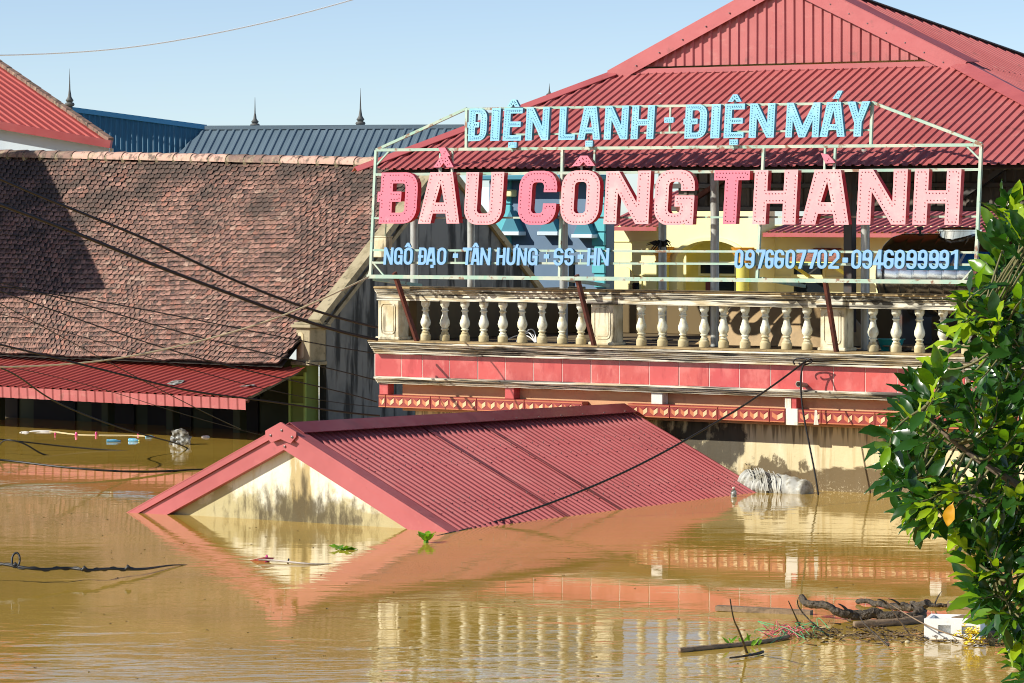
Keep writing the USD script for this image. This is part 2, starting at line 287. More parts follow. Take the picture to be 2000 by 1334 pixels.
M['gablewall'] = mat('stained_gable_plaster', (0.74, 0.71, 0.55), 0.85, 0, [
    lay((0.82, 0.81, 0.72), (3, 3, 2), 0.45, 0.7, 0.7), lay((0.62, 0.52, 0.26), (6, 6, 2), 0.5, 0.7, 0.5),
    lay((0.40, 0.34, 0.16), (2.0, 2.0, 3), 0.40, 0.60, 0.9, z=(0.0, 0.55, 0.26, -0.22)),
    lay((0.40, 0.29, 0.10), (7, 7, 1.3), 0.44, 0.60, 0.85, at=(GC + [0, 0, 0.45], 0.10, 0.7, 0.18, -0.25, (1.9, 1.9, 0.75)), detail=8.0),
    lay((0.07, 0.052, 0.022), (9, 9, 3.2), 0.36, 0.70, 0.92, at=(GC + [-0.05, 0, 0.10], 0.2, 1.2, 0.20, -0.18, (0.75, 0.75, 2.4)), detail=9.0, r=0.7),
    lay((0.07, 0.05, 0.02), (12, 12, 1.6), 0.40, 0.68, 0.85, at=(GC + [0.03, 0, 0.48], 0.05, 0.42, 0.14, -0.3, (3.0, 3.0, 1.0)), detail=8.0),
    lay((0.08, 0.06, 0.03), (7, 7, 5), 0.5, 0.62, 0.7, at=(GC + [0.75, -0.4, 0.06], 0.05, 0.4, 0.12, -0.25, (1.2, 1.2, 2.5)), detail=8.0)], bump=(28, 0.35, 0.01))
M['darkplaster'] = mat('blackened_grey_plaster', (0.19, 0.20, 0.195), 0.85, 0, [lay((0.09, 0.10, 0.10), (1.3, 1.3, 1.3), 0.45, 0.7, 0.8), lay((0.018, 0.02, 0.02), (4, 4, 0.5), 0.47, 0.60, 0.95), lay((0.26, 0.27, 0.27), (9, 9, 2), 0.6, 0.75, 0.6)], bump=(25, 0.3, 0.01))
M['coping'] = mat('mossy_coping', (0.34, 0.29, 0.18), 0.85, 0, [lay((0.18, 0.15, 0.08), (4, 4, 4), 0.45, 0.68, 0.8), lay((0.05, 0.05, 0.035), (9, 9, 9), 0.58, 0.72, 0.8)], bump=(30, 0.3, 0.01))
M['rooftile'] = mat('old_clay_roof_tile', (0.34, 0.18, 0.135), 0.8, 0, [lay((0.27, 0.16, 0.11), (7, 7, 7), 0.45, 0.7, 0.6), lay((0.045, 0.036, 0.028), (11, 11, 11), 0.47, 0.64, 0.9), lay((0.045, 0.034, 0.026), (0.8, 0.8, 1.6), 0.50, 0.74, 0.8, z=(2.2, 4.9, -0.06, 0.17))], tone=True, bump=(40, 0.3, 0.01))
M['ridgetile'] = mat('mortar_ridge_tile', (0.52, 0.32, 0.25), 0.8, 0, [lay((0.34, 0.28, 0.18), (5, 5, 5), 0.5, 0.68, 0.7), lay((0.07, 0.055, 0.04), (7, 7, 7), 0.48, 0.64, 0.85)], tone=True, bump=(25, 0.3, 0.01))
M['underroof'] = mat('dark_roof_underside', (0.03, 0.022, 0.016), 0.9)
M['greenshaded'] = mat('shaded_green_wall', (0.035, 0.045, 0.018), 0.8)  # shaded copy of the green wall: awning shade is put into the colour
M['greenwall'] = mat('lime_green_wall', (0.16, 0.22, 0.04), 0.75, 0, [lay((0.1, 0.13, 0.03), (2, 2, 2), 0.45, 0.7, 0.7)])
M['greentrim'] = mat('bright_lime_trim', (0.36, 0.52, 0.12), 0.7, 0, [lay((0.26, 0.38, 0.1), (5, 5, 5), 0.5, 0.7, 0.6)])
M['darkroom'] = mat('dark_opening', (0.012, 0.011, 0.01), 0.9)
M['bluesheet'] = mat('slate_blue_sheet', (0.115, 0.165, 0.205), 0.5, 0, [lay((0.08, 0.125, 0.16), (0.5, 0.5, 0.5), 0.4, 0.7, 0.7)])
M['tealsheet'] = mat('teal_blue_sheet', (0.035, 0.15, 0.25), 0.5, 0, [lay((0.03, 0.12, 0.2), (0.5, 0.5, 0.5), 0.4, 0.7, 0.7)])
M['tealcap'] = mat('blue_ridge_cap', (0.03, 0.20, 0.38), 0.45)
M['spire'] = mat('grey_cast_finial', (0.085, 0.09, 0.085), 0.6, 0, [lay((0.16, 0.16, 0.15), (6, 6, 6), 0.5, 0.7, 0.7)])
M['paleblue'] = mat('pale_blue_white_wall', (0.60, 0.70, 0.76), 0.8, 0, [lay((0.45, 0.55, 0.62), (0.8, 0.8, 0.5), 0.45, 0.7, 0.7)])
M['blueshaded'] = mat('shaded_blue_grey_wall', (0.12, 0.19, 0.28), 0.8, 0, [lay((0.09, 0.15, 0.23), (0.8, 0.8, 0.5), 0.45, 0.7, 0.7)])  # wall colour darkened to carry the shade lying on this house
M['quoin'] = mat('teal_quoin', (0.09, 0.42, 0.47), 0.7, 0, [lay((0.14, 0.5, 0.54), (2, 2, 2), 0.45, 0.7, 0.6)])
M['quoindark'] = mat('deep_teal_trim', (0.04, 0.2, 0.27), 0.7)
M['yellow'] = mat('pale_yellow_wall', (0.86, 0.80, 0.40), 0.8, 0, [lay((0.87, 0.82, 0.48), (0.7, 0.7, 0.4), 0.45, 0.65, 0.7), lay((0.70, 0.60, 0.26), (3, 3, 0.6), 0.62, 0.78, 0.4)])
M['yellowdeep'] = mat('strong_yellow_plaster', (0.80, 0.68, 0.16), 0.75, 0, [lay((0.6, 0.47, 0.07), (2, 2, 2), 0.45, 0.7, 0.6)])
M['capital'] = mat('orange_capital', (0.72, 0.34, 0.04), 0.6)
M['yelcol'] = mat('olive_yellow_column', (0.62, 0.55, 0.10), 0.6, 0, [lay((0.5, 0.42, 0.07), (3, 3, 1), 0.5, 0.7, 0.6)])
M['glassdark'] = mat('dark_window_glass', (0.012, 0.016, 0.02), 0.08)
M['shutter'] = mat('maroon_shutter', (0.16, 0.035, 0.04), 0.6)
M['inox'] = mat('brushed_stainless', (0.66, 0.64, 0.60), 0.17, 1.0, [lay((0.5, 0.48, 0.44), (1, 1, 6), 0.45, 0.7, 0.5)])
M['bandblue'] = mat('blue_label_band', (0.01, 0.10, 0.34), 0.35)
M['bandcyan'] = mat('cyan_label_band', (0.03, 0.42, 0.58), 0.35)
M['letgrey'] = mat('silver_lettering', (0.45, 0.5, 0.56), 0.4)
M['backwall'] = mat('mud_brown_parapet', (0.15, 0.105, 0.045), 0.9, 0, [lay((0.12, 0.085, 0.04), (3, 3, 1), 0.45, 0.68, 0.8)])
M['tarp'] = mat('tan_tarpaulin', (0.36, 0.245, 0.115), 0.7, 0, [lay((0.22, 0.15, 0.07), (3, 3, 3), 0.48, 0.7, 0.7)], bump=(4, 0.4, 0.05))
M['clad'] = mat('dull_brown_sheet', (0.12, 0.095, 0.07), 0.6, 0, [lay((0.07, 0.055, 0.045), (1, 1, 3), 0.45, 0.7, 0.7)])
M['leaf'] = mat('glossy_leaf', (1, 1, 1), 0.25, 0, [lay((0.02, 0.05, 0.01), (14, 14, 14), 0.58, 0.75, 0.4)], tone=True, trans=(1.6, 1.7, 0.5), spec=0.6)
M['bark'] = mat('bark', (0.16, 0.12, 0.08), 0.85, 0, [lay((0.07, 0.05, 0.035), (20, 20, 6), 0.45, 0.65, 0.8)], bump=(30, 0.5, 0.02))
M['twig'] = mat('green_brown_twig', (0.14, 0.13, 0.05), 0.7)
M['cable'] = mat('black_cable', (0.012, 0.012, 0.012), 0.5)
M['rope'] = mat('beige_rope', (0.55, 0.47, 0.28), 0.85)
M['string'] = mat('white_string', (0.92, 0.92, 0.90), 0.8)
M['sack'] = mat('woven_white_sack', (0.46, 0.46, 0.41), 0.75, 0, [lay((0.20, 0.18, 0.12), (6, 6, 6), 0.44, 0.62, 0.85), lay((0.16, 0.26, 0.33), (9, 9, 9), 0.66, 0.74, 0.6)], bump=(16, 0.4, 0.015))
M['sackbrown'] = mat('muddy_jute', (0.36, 0.28, 0.14), 0.9, 0, [lay((0.16, 0.12, 0.06), (9, 9, 9), 0.5, 0.68, 0.8)], bump=(60, 0.7, 0.02))
M['blackbag'] = mat('dark_plastic_sack', (0.035, 0.035, 0.03), 0.4, 0, [lay((0.14, 0.12, 0.08), (5, 5, 5), 0.5, 0.7, 0.7)], bump=(9, 0.6, 0.03))
M['wetwood'] = mat('wet_driftwood', (0.05, 0.037, 0.022), 0.65, 0, [lay((0.14, 0.10, 0.055), (14, 14, 14), 0.5, 0.68, 0.8), lay((0.02, 0.016, 0.01), (8, 8, 8), 0.52, 0.68, 0.8)], bump=(20, 0.9, 0.05))
M['plank'] = mat('brown_timber', (0.25, 0.17, 0.10), 0.75, 0, [lay((0.10, 0.07, 0.04), (2, 14, 14), 0.45, 0.65, 0.8)], bump=(25, 0.4, 0.02))
M['foam'] = mat('white_foam', (0.82, 0.82, 0.78), 0.6, 0, [lay((0.62, 0.58, 0.46), (6, 6, 6), 0.58, 0.75, 0.5)], bump=(70, 0.15, 0.005))
M['flower'] = mat('yellow_petal', (0.82, 0.62, 0.01), 0.5)
M['litter'] = mat('brown_litter', (0.13, 0.085, 0.04), 0.85, 0, [lay((0.05, 0.035, 0.02), (20, 20, 20), 0.45, 0.65, 0.8)])
M['netred'] = mat('red_net', (0.5, 0.10, 0.11), 0.6, 0, [lay((0.75, 0.35, 0.35), (14, 14, 14), 0.55, 0.7, 0.7)])
M['netgreen'] = mat('green_net', (0.06, 0.36, 0.14), 0.6)
M['clearplastic'] = mat('cloudy_plastic', (0.42, 0.43, 0.40), 0.15, 0, [lay((0.07, 0.065, 0.045), (13, 13, 13), 0.44, 0.56, 0.9)], bump=(14, 0.7, 0.03))
M['bluebottle'] = mat('blue_bottle_plastic', (0.12, 0.42, 0.62), 0.2, 0, [lay((0.5, 0.6, 0.66), (18, 18, 18), 0.5, 0.65, 0.7)])
M['pinkplastic'] = mat('pink_plastic', (0.75, 0.07, 0.25), 0.4)
M['yellowplastic'] = mat('yellow_plastic', (0.7, 0.6, 0.05), 0.4)
M['pipe'] = mat('grey_plastic_pipe', (0.34, 0.29, 0.24), 0.5)
M['hyacinth'] = mat('hyacinth_leaf', (0.12, 0.30, 0.02), 0.35, 0, [lay((0.24, 0.42, 0.03), (14, 14, 14), 0.45, 0.65, 0.8)], trans=(1.6, 1.7, 0.5))
M['teal'] = mat('teal_plastic', (0.02, 0.30, 0.28), 0.4)
wn = {'g': ('geometry', {}), 'p': ('principled_bsdf', {'roughness': 0.022, 'ior': 1.45}),
      'm1': ('mapping', {'scale': (0.55, 1.0, 1.0), 'rotation': (0, 0, 0.10)}), 'n1': ('noise_texture', {'scale': 1.7, 'detail': 2.0, 'roughness': 0.5, 'distortion': 0.5}),
      'm2': ('mapping', {'scale': (0.8, 2.0, 1.0), 'rotation': (0, 0, -0.2)}), 'n2': ('noise_texture', {'scale': 5.0, 'detail': 2.0, 'roughness': 0.5}),
      'm3': ('mapping', {'scale': (0.09, 0.13, 1.0), 'location': (3.1, 1.7, 0)}), 'n3': ('noise_texture', {'scale': 1.0, 'detail': 2.0}),
      'w': ('map_range', {'range_type': 'smoothstep', 'from_min': 0.42, 'from_max': 0.66, 'to_min': 0.10, 'to_max': 0.5, 'clamp': True}),
      'sy': ('separate_xyz', {}), 'wy': ('map_range', {'range_type': 'smoothstep', 'from_min': 30.0, 'from_max': 39.5, 'to_min': 0.8, 'to_max': 0.0, 'clamp': True}), 'wa': ('math', {'math_type': 'maximum'}),
      's2': ('math', {'math_type': 'multiply', 'value2': 0.20}), 'ad': ('math', {'math_type': 'add'}), 'mu': ('math', {'math_type': 'multiply'}),
      'b': ('bump', {'strength': 1.0, 'distance': 0.013}),
      'n4': ('noise_texture', {'scale': 0.35, 'detail': 4.0}), 'r4': ('map_range', {'from_min': 0.35, 'from_max': 0.65, 'clamp': True}), 'c': ('mix_color', {'a': (0.40, 0.255, 0.042), 'b': (0.49, 0.312, 0.052)})}
M['water'] = usdkit.material(stage, '/World/Looks/muddy_flood_water', wn, [
    ('g.position', 'm1.vector'), ('m1.vector', 'n1.vector'), ('g.position', 'm2.vector'), ('m2.vector', 'n2.vector'), ('g.position', 'm3.vector'), ('m3.vector', 'n3.vector'),
    ('g.position', 'sy.vector'), ('sy.y', 'wy.value'), ('w.result', 'wa.value1'), ('wy.result', 'wa.value2'),
    ('n3.fac', 'w.value'), ('n2.fac', 's2.value1'), ('n1.fac', 'ad.value1'), ('s2.value', 'ad.value2'), ('ad.value', 'mu.value1'), ('wa.value', 'mu.value2'), ('mu.value', 'b.height'), ('b.normal', 'p.normal'),
    ('g.position', 'n4.vector'), ('n4.fac', 'r4.value'), ('r4.result', 'c.fac'), ('c.result', 'p.base_color')], surface='p.BSDF')

# ------------------------------------------------------------------ water
wv = np.array([(-4000, -200, 0), (4000, -200, 0), (4000, 8000, 0), (-4000, 8000, 0)], float)
w_ = usdkit.mesh(stage, '/World/water', (wv, np.array([[0, 1, 2, 3]])), M['water'])
tag(w_.GetPrim(), 'still muddy ochre flood water reflecting the houses', 'water', kind='structure')
# ------------------------------------------------------------------ the shop with the balcony (frame S)
def sx(px, py=620, t=0.0): return S.hit(px, py, t=t)[0]
shop = thing('balcony_shop', 'flooded shop with red tiled balcony, cream balustrade and big red sheet roof on posts', 'shop', S)
SL, SR = -4.86, 9.5
Z = dict(led_t=2.012, led_b=1.79, red_b=1.452, cor_b=1.34, frz_t=1.17, frz_b=0.975)
part(shop, 'wall', cb(SL + 0.55, SR, 0.42, 7.5, -1.5, 1.325, 0.01), M['lowwall'])
part(shop, 'terrace_slab', cb(SL + 0.35, SR, 0.25, 7.5, 1.345, 1.99, 0.01), M['backwall'])
part(shop, 'beam', cb(SL + 0.5, SR, 0.17, 0.41, 0.93, 1.335, 0.006), M['peach'])
def stepped(y_in, z_top, z_bot, steps):
    """A cornice profile: fillets stepping back downwards with a dark groove cut under each."""
    P = [(y_in, z_bot), (y_in, z_top)]; z = z_top
    for y, h, g in steps: P += [(y, z), (y - 0.004, z - h * .5), (y, z - h)] + ([(y + g, z - h - 0.001), (y + g, z - h - 0.009)] if g else []); z -= h + (0.010 if g else 0)
    P[-1] = (P[-1][0], z_bot); return P
led = stepped(0.24, 1.985, 1.80, [(-0.245, 0.028, 0.035), (-0.212, 0.018, 0.03), (-0.185, 0.018, 0.03), (-0.155, 0.018, 0.03), (-0.125, 0.02, 0.02), (-0.10, 0.042, 0)])
part(shop, 'ledge', prism(led, sx(719, 668, -0.245), SR), M['cornice'], 25)
part(shop, 'ledge_top', cb(sx(717, 666, -0.25), SR, -0.25, 0.3, 1.987, 2.012, 0.006), M['corntop'])
cor = stepped(0.2, 1.448, 1.345, [(-0.115, 0.026, 0.03), (-0.085, 0.014, 0.025), (-0.06, 0.014, 0.025), (-0.03, 0.018, 0)])
part(shop, 'cornice', prism(cor, sx(730, 742, -0.115), SR), M['cornice'], 25)
part(shop, 'grout_band', cb(SL + 0.09, SR, 0.0045, 0.24, 1.4485, 1.7995, 0.002), M['grout'])
rg = random.Random(3)
ed = [732, 784, 825, 878, 933, 987, 1042, 1098, 1154, 1210, 1268, 1326, 1385, 1444, 1505, 1567, 1628, 1690, 1753, 1819, 1885, 1951, 2020]
for a, b in zip(ed, ed[1:]):
    x0, x1 = sx(a, 715) + 0.006, sx(b, 720) - 0.006; k = rg.uniform(0.86, 1.1)
    part(shop, 'red_tile', cb(x0, x1, -rg.uniform(0.0, 0.004), 0.0115, 1.455, 1.794, 0.004), M['redtile'], tone=(k, k * rg.uniform(0.9, 1.1), k))
# balustrade
piers = [(738, 778), (1154, 1198), (1602, 1649), (2075, 2124)]
for a, b in piers:
    x0, x1 = sx(a), sx(b)
    p = part(shop, 'pier', cat([cb(x0, x1, 0.0, 0.27, 2.013, 2.615, 0.012), cb(x0 - 0.03, x1 + 0.03, -0.03, 0.30, 2.013, 2.06, 0.01)]), M['stone'])
    r = box(x0 + 0.07, 2.12, x1 - 0.07, 2.56); r = r.buffer(-0.05).buffer(0.05, quad_segs=2)
    part(p, 'panel_frame', xtr(r.buffer(0.016).difference(r), lambda x, y, e: (x, -0.012 + e, y), 0.0118), M['stone'])
    part(p, 'panel', xtr(r.buffer(-0.02), lambda x, y, e: (x, -0.007 + e, y), 0.0068), M['stone'])
rail = stepped(0.29, 2.79, 2.617, [(-0.07, 0.022, 0.03), (-0.045, 0.015, 0.03), (-0.022, 0.015, 0.03), (-0.002, 0.075, 0)])
part(shop, 'handrail', prism(rail, sx(736), SR), M['cornice'], 25)
part(shop, 'handrail_top', cb(sx(734), SR, -0.075, 0.31, 2.792, 2.83, 0.012), M['corntop'])
for a, b in piers[1:3]:
    part(shop, 'handrail_block', cb(sx(a) - 0.02, sx(b) + 0.03, -0.085, 0.20, 2.62, 2.785, 0.01), M['cornice'])
bal = [(0.072, 0.0), (0.078, 0.012), (0.078, 0.085), (0.066, 0.10), (0.058, 0.115), (0.062, 0.128), (0.046, 0.14), (0.044, 0.16), (0.062, 0.172), (0.062, 0.182), (0.046, 0.192), (0.052, 0.205), (0.072, 0.235), (0.079, 0.27), (0.074, 0.305), (0.058, 0.345), (0.046, 0.39), (0.041, 0.43), (0.043, 0.445), (0.060, 0.455), (0.060, 0.465), (0.045, 0.475), (0.044, 0.505), (0.058, 0.52), (0.064, 0.535), (0.070, 0.55), (0.070, 0.595), (0.06, 0.603)]
bx = [822, 860, 899, 936, 973, 1011, 1050, 1089, 1126, 1244, 1285, 1326, 1367, 1405, 1447, 1486, 1528, 1568, 1697, 1742, 1788, 1834, 1880, 1926, 1972, 2018]
for k, x in enumerate(bx):
    g = np.array([(r * (0.985 if 0.1 < z < 0.54 else 1.0), z) for r, z in bal]); tw = rg.uniform(-0.004, 0.004)
    v, f = lathe([tuple(q) for q in g], 16, (sx(x) , 0.12 + tw, 2.013), ph=rg.uniform(0, 1))
    part(shop, 'baluster', (v, f), M['baluster'], 35)
# frieze of patterned tiles under the balcony
segs = [(739, 788, None), (753, 841, 1), (841, 931, 1), (931, 1024, 1), (1024, 1138, 1), (1225, 1308, 1), (1308, 1402, 1), (1402, 1503, 1), (1503, 1533, 1), (1559, 1604, 1), (1604, 1709, 1), (1709, 1815, 1), (1815, 1922, 1), (1922, 2035, 1)]
segs[0] = (739, 753, 1)
zt, zb = Z['frz_t'], Z['frz_b']
for a, b, _ in segs:
    x0, x1 = sx(a, 800) + 0.004, sx(b, 810) - 0.004
    q = part(shop, 'frieze_tile', cat([cb(x0, x1, 0.0, 0.165, zb, zt, 0.004)]), M['frz'])
    for zz in (zb + 0.006, zt - 0.028): part(q, 'border_strip', cb(x0 + 0.003, x1 - 0.003, -0.006, -0.0005, zz, zz + 0.014, 0.002), M['frzorange'])
    w = 0.168; n = max(1, round((x1 - x0 - 0.01) / w)); w = (x1 - x0 - 0.01) / n
    y0, y1 = zb + 0.036, zt - 0.036; h = y1 - y0
    for i in range(n):
        xx = x0 + 0.005 + i * w
        fl = lambda poly, t: xtr(Polygon(poly), lambda x, y, e: (x, -0.0045 - t + e * (0.004 + t), y), 1.0)
        part(q, 'orange_rhombus', fl([(xx + w * 0.14, y0 + h * 0.36), (xx + w * 0.5, y0), (xx + w * 0.5, y0 + h * 0.52), (xx + w * 0.14, y0 + h * .9)], 0.0), M['frzorange'])
        part(q, 'cream_rhombus', fl([(xx + w * 0.52, y0), (xx + w * 0.90, y0 + h * 0.36), (xx + w * 0.90, y0 + h * .9), (xx + w * 0.52, y0 + h * 0.56)], 0.002), M['frzcream'])
        part(q, 'dark_triangle', fl([(xx + w * 0.14, y1), (xx + w * 0.51, y0 + h * 0.66), (xx + w * 0.86, y1)], 0.001), M['frzdark'])
x0, x1 = sx(1535, 810), sx(1558, 810)
part(shop, 'paint_patch', cb(x0, x1, -0.004, 0.164, zb - 0.03, zt + 0.01, 0.004), M['white'], label='white painted patch over the frieze')
part(shop, 'paint_patch', xtr(Polygon([(sx(1590), zb - 0.01), (sx(1599), zb - 0.01), (sx(1596), zt), (sx(1592), zt)]), lambda x, y, e: (x, -0.008 + e, y), 0.003), M['white'], label='narrow white paint drip on the frieze')
for a, b, m in [(740, 757, 'redtile'), (985, 1003, 'redtile'), (1271, 1293, 'white'), (1533, 1555, 'redtile'), (1815, 1838, 'white')]:
    part(shop, 'stub_pillar', cb(sx(a, 780), sx(b, 780), 0.01, 0.168, zt + 0.003, 1.342, 0.006), M[m], tone=(1, 1, 1) if m == 'redtile' else None)
part(shop, 'paint_patch', cb(sx(1533, 780) - 0.002, sx(1545, 780), 0.002, 0.009, zt + 0.01, 1.33, 0.002), M['white'], label='white paint on the short red pillar')
d = lathe([(0.001, 0.0), (0.034, 0.0), (0.034, 0.20), (0.045, 0.20), (0.045, 0.26), (0.036, 0.262), (0.034, 0.05), (0.0, 0.05)], 14)
v = d[0][:, [0, 2, 1]] * np.array([1, -1, 1]); v[:, 2] -= v[:, 1] * -0.12 * -1; c = S.hit(1574, 752, t=0.0)
part(shop, 'spout', (v + np.array([c[0], 0.05, c[2] - 0.01]), d[1][:, ::-1]), M['pipe'], 30, label='grey waste pipe poking out of the red tiles')
# terrace: back parapet and posts
part(shop, 'parapet', cb(SL + 0.4, SR, 5.2, 5.4, 1.992, 2.66, 0.01), M['backwall']); part(shop, 'parapet', cb(SL + 0.36, SL + 0.52, 0.5, 5.19, 1.992, 2.74, 0.01), M['backwall'])
for px, t, sq in [(809, 0.62, 0), (1101, 0.62, 0), (1396, 0.62, 0), (1690, 0.62, 0), (920, 3.0, 0), (1294, 2.6, 0), (1660, 2.2, 1), (2040, 0.62, 0)]:
    x = sx(px, 500, t); z1 = 4.62 + 0.47 * min(t, 0.3 if px < 1000 else 9) - 0.05
    part(shop, 'post', cb(x - 0.07, x + 0.07, t - 0.07, t + 0.07, 1.992, z1, 0.006) if sq else lathe([(0.063, 1.992), (0.063, z1)], 14, (x, t, 0)), M['steel'] if not sq else M['darksteel'], 40)
    part(shop, 'post_foot', cb(x - 0.12, x + 0.12, t - 0.12, t + 0.12, 1.9925, 2.01, 0.004), M['darksteel'])
# the big roof
TE, TG = 0.12, 3.3
hit = S.hit
eL, eR = hit(698, 328, t=TE), None
ze = hit(1240, 327, t=TE)[2]; zg = hit(1540, 136, t=TG)[2]
eL = np.array([hit(698, 328, t=TE)[0], TE, ze]); gL = np.array([hit(1197, 142, t=TG)[0], TG, zg]); gR = np.array([hit(1884, 128, t=TG)[0], TG, zg])
p1 = (zg - ze) / (TG - TE)
def onskirt(px, py):
    for t in np.linspace(TE - 1, TG + 1, 400):
        q = hit(px, py, t=t)
        if q[2] - (ze + p1 * (t - TE)) < 0: break
    return q
h1 = onskirt(2000, 189); dv = h1 - gR; kk = (ze - zg) / dv[2]; eR = gR + dv * kk; eR[1] = TE; eR[2] = ze
apex = hit(1540, -49, t=TG)
for s in corr([eL, eR, gR, gL], (1, 0, 0), 0.152, 0.026, ribs=7, seed=1, wob=0.012): part(shop, 'skirt_sheet', s, M['red'], 20)
gb = [gL + [0.35, 0.02, 0.10], gR + [-0.42, 0.02, 0.10], apex + [0, 0.02, -0.10]]
for s in corr(gb, (1, 0, 0), 0.165, 0.028, ribs=7, seed=2): part(shop, 'gable_sheet', s, M['red'], 20)
part(shop, 'gable_flashing', cat([slab([gL + [0.2, -0.05, -0.01], gR + [-0.1, -0.05, -0.01], gR + [-0.3, -0.045, 0.07], gL + [0.3, -0.045, 0.07]], 0.02)]), M['deepred'])
def barge(a, b, wd, nm, m, lift=0.03, dy=-0.09):
    a, b = np.asarray(a), np.asarray(b); t = (b - a) / np.linalg.norm(b - a); dn = np.cross(t, [0, 1, 0]); dn = -dn if dn[2] > 0 else dn
    part(shop, nm, cat([slab([a + [0, dy, lift], b + [0, dy, lift], b + [0, dy, lift] + dn * wd, a + [0, dy, lift] + dn * wd], -0.012),
                        slab([a + [0, dy, lift], b + [0, dy, lift], b + [0, 0.30, lift + 0.012], a + [0, 0.30, lift + 0.012]], 0.012)]), m)
barge(gL + [-0.05, 0, 0.02], apex + [0, 0, 0.02], 0.24, 'barge_board', M['redflash']); barge(gR + [0.08, 0, 0.01], apex + [0, 0, 0.02], 0.25, 'barge_board', M['redflash'])
part(shop, 'screw', cat([screws([gL + (apex - gL) * f + [0.02, -0.1, -0.10] for f in np.linspace(0.15, 0.95, 7)], 0, 0.016), screws([gR + (apex - gR) * f + [0, -0.1, -0.10] for f in np.linspace(0.1, 0.95, 9)], 0, 0.016)]), M['screw'], kind='stuff')
# right and left slopes and the back: the hips of the back run up to the gable's peak
gRr = gR + np.array([0.0, 0.03, 0.01]); eRr = eR + np.array([0.0, 0.03, 0.01]); re = apex + np.array([0.0, 0.03, 0.0])
bR = S.hit(2260, 203, t=TG + 5.5); bL = re + np.array([-(re[0] - gL[0]), 5.5, gL[2] - re[2]])
nR = np.cross(gRr - re, bR - re)
for tri, ac in (([gRr, bR, re], np.array([0.2, 1.0, 0])), ([eRr, bR, gRr], np.array([0.2, 1.0, 0]))):
    for s in corr(tri, ac, 0.152, 0.022, ribs=7, seed=3): part(shop, 'side_sheet', s, M['red'], 20)
part(shop, 'side_sheet', cat([slab([gL, re, bL], 0.01), slab([gL, bL, eL], 0.01)]), M['red'])
part(shop, 'back_sheet', slab([re, bR, bL], 0.01), M['red'])
def cap(a, b, wd, m, nm='hip_cap', seed=0):
    a, b = np.asarray(a, float), np.asarray(b, float); t = (b - a) / np.linalg.norm(b - a); sd = np.cross(t, [0, 0, 1]); sd /= np.linalg.norm(sd)
    o = np.array([0, 0, 0.05]); dn = np.array([0, 0, -wd * 0.36])
    part(shop, nm, cat([slab([a + o, b + o, b + o + sd * wd + dn, a + o + sd * wd + dn], 0.012), slab([b + o, a + o, a + o - sd * wd + dn, b + o - sd * wd + dn], 0.012)]), m)
cap(gL, eL + (eL - gL) * 0.01, 0.2, M['redflash']); cap(gR, eR, 0.22, M['redflash']); cap(re, bR, 0.09, M['darksteel'], 'back_cap')
# underside
part(shop, 'eave_beam', bar(eL + [0.6, 0.35, 0.02], eR + [-1, 0.35, 0.02], 0.10, 0.16), M['darksteel'])
part(shop, 'eave_beam', bar(eL + [0.6, 2.5, 0.85], eR + [-1, 2.5, 0.85], 0.10, 0.14), M['darksteel'])
cl0, cl1 = hit(1325, 400, t=6.0)[0], eR[0] + 1.5
for s in corr([(cl0, 6.0, 3.98), (cl1, 6.0, 3.98), (cl1, 6.0, 5.3), (cl0, 6.0, 5.3)], (1, 0, 0), 0.20, 0.025, ribs=6, seed=5): part(shop, 'cladding_sheet', s, M['clad'])
for z in (3.98, 4.35, 4.72): part(shop, 'purlin', cb(cl0 - 0.4, cl1, 5.88, 5.96, z, z + 0.08), M['darksteel'])
part(shop, 'brace', bar((cl0 + 5.0, 5.82, 4.0), (cl0 + 6.8, 5.82, 5.1), 0.08), M['darksteel']); part(shop, 'brace', bar((cl0 + 0.1, 5.82, 4.0), (cl0 + 1.2, 5.82, 4.6), 0.08), M['rust'])

for q in ([eL + [0.4, 0.1, -0.05], eR + [-0.3, 0.1, -0.05], gR + [-0.3, 0, -0.06], gL + [0.4, 0, -0.06]],): part(shop, 'roof_lining', quadm(q, 4, 4), M['clad'])  # dark sheets added below the roof so the tank mirrors brown, not red
part(shop, 'roof_lining', cat([quadm([gR + [0, .1, -.08], eR + [-.2, .3, -.06], bR + [-.4, -.3, -.2], re + [0, .1, -.2]], 4, 4), quadm([gL + [.1, .1, -.08], eL + [.4, .3, -.06], bL + [.3, -.3, -.2], re + [0, .1, -.2]], 4, 4)]), M['clad'])
# things on the terrace
x0 = sx(1395, 620, 1.9); x1 = sx(1655, 620, 1.9); n1, n2 = 40, 22; V = []
for i in range(n1 + 1):
    for j in range(n2 + 1):
        a, b = i / n1, j / n2; ed_ = min(1, 5 * min(a, 1 - a)) * min(1, 3.2 * b) * min(1, 3 * (1 - b) + 0.0)
        nz = meshkit.fbm(np.array([[a * 5, b * 3, 1.2]]), 4, 5)[0]
        V.append((x0 + (x1 - x0) * a, 1.3 + 1.6 * b + 0.1 * nz, 2.0 + 0.70 * ed_ ** 0.6 * (0.78 + 0.4 * nz)))
Fq = [(i * (n2 + 1) + j, (i + 1) * (n2 + 1) + j, (i + 1) * (n2 + 1) + j + 1, i * (n2 + 1) + j + 1) for i in range(n1) for j in range(n2)]
tp = thing('tarpaulin_heap', 'tan tarpaulin heaped over goods behind the middle balusters', 'tarpaulin', S); part(tp, 'cover', cat([(np.array(V), np.array(Fq))]), M['tarp'], True)
def rep(fr, *ps): return [fr.w(p) for p in ps]
c = S.hit(1740, 668, t=0.9); bm = thing('plastic_basin', 'teal plastic basin behind the right hand balusters', 'basin', loc=S.w((c[0], 0.9, 1.994)))
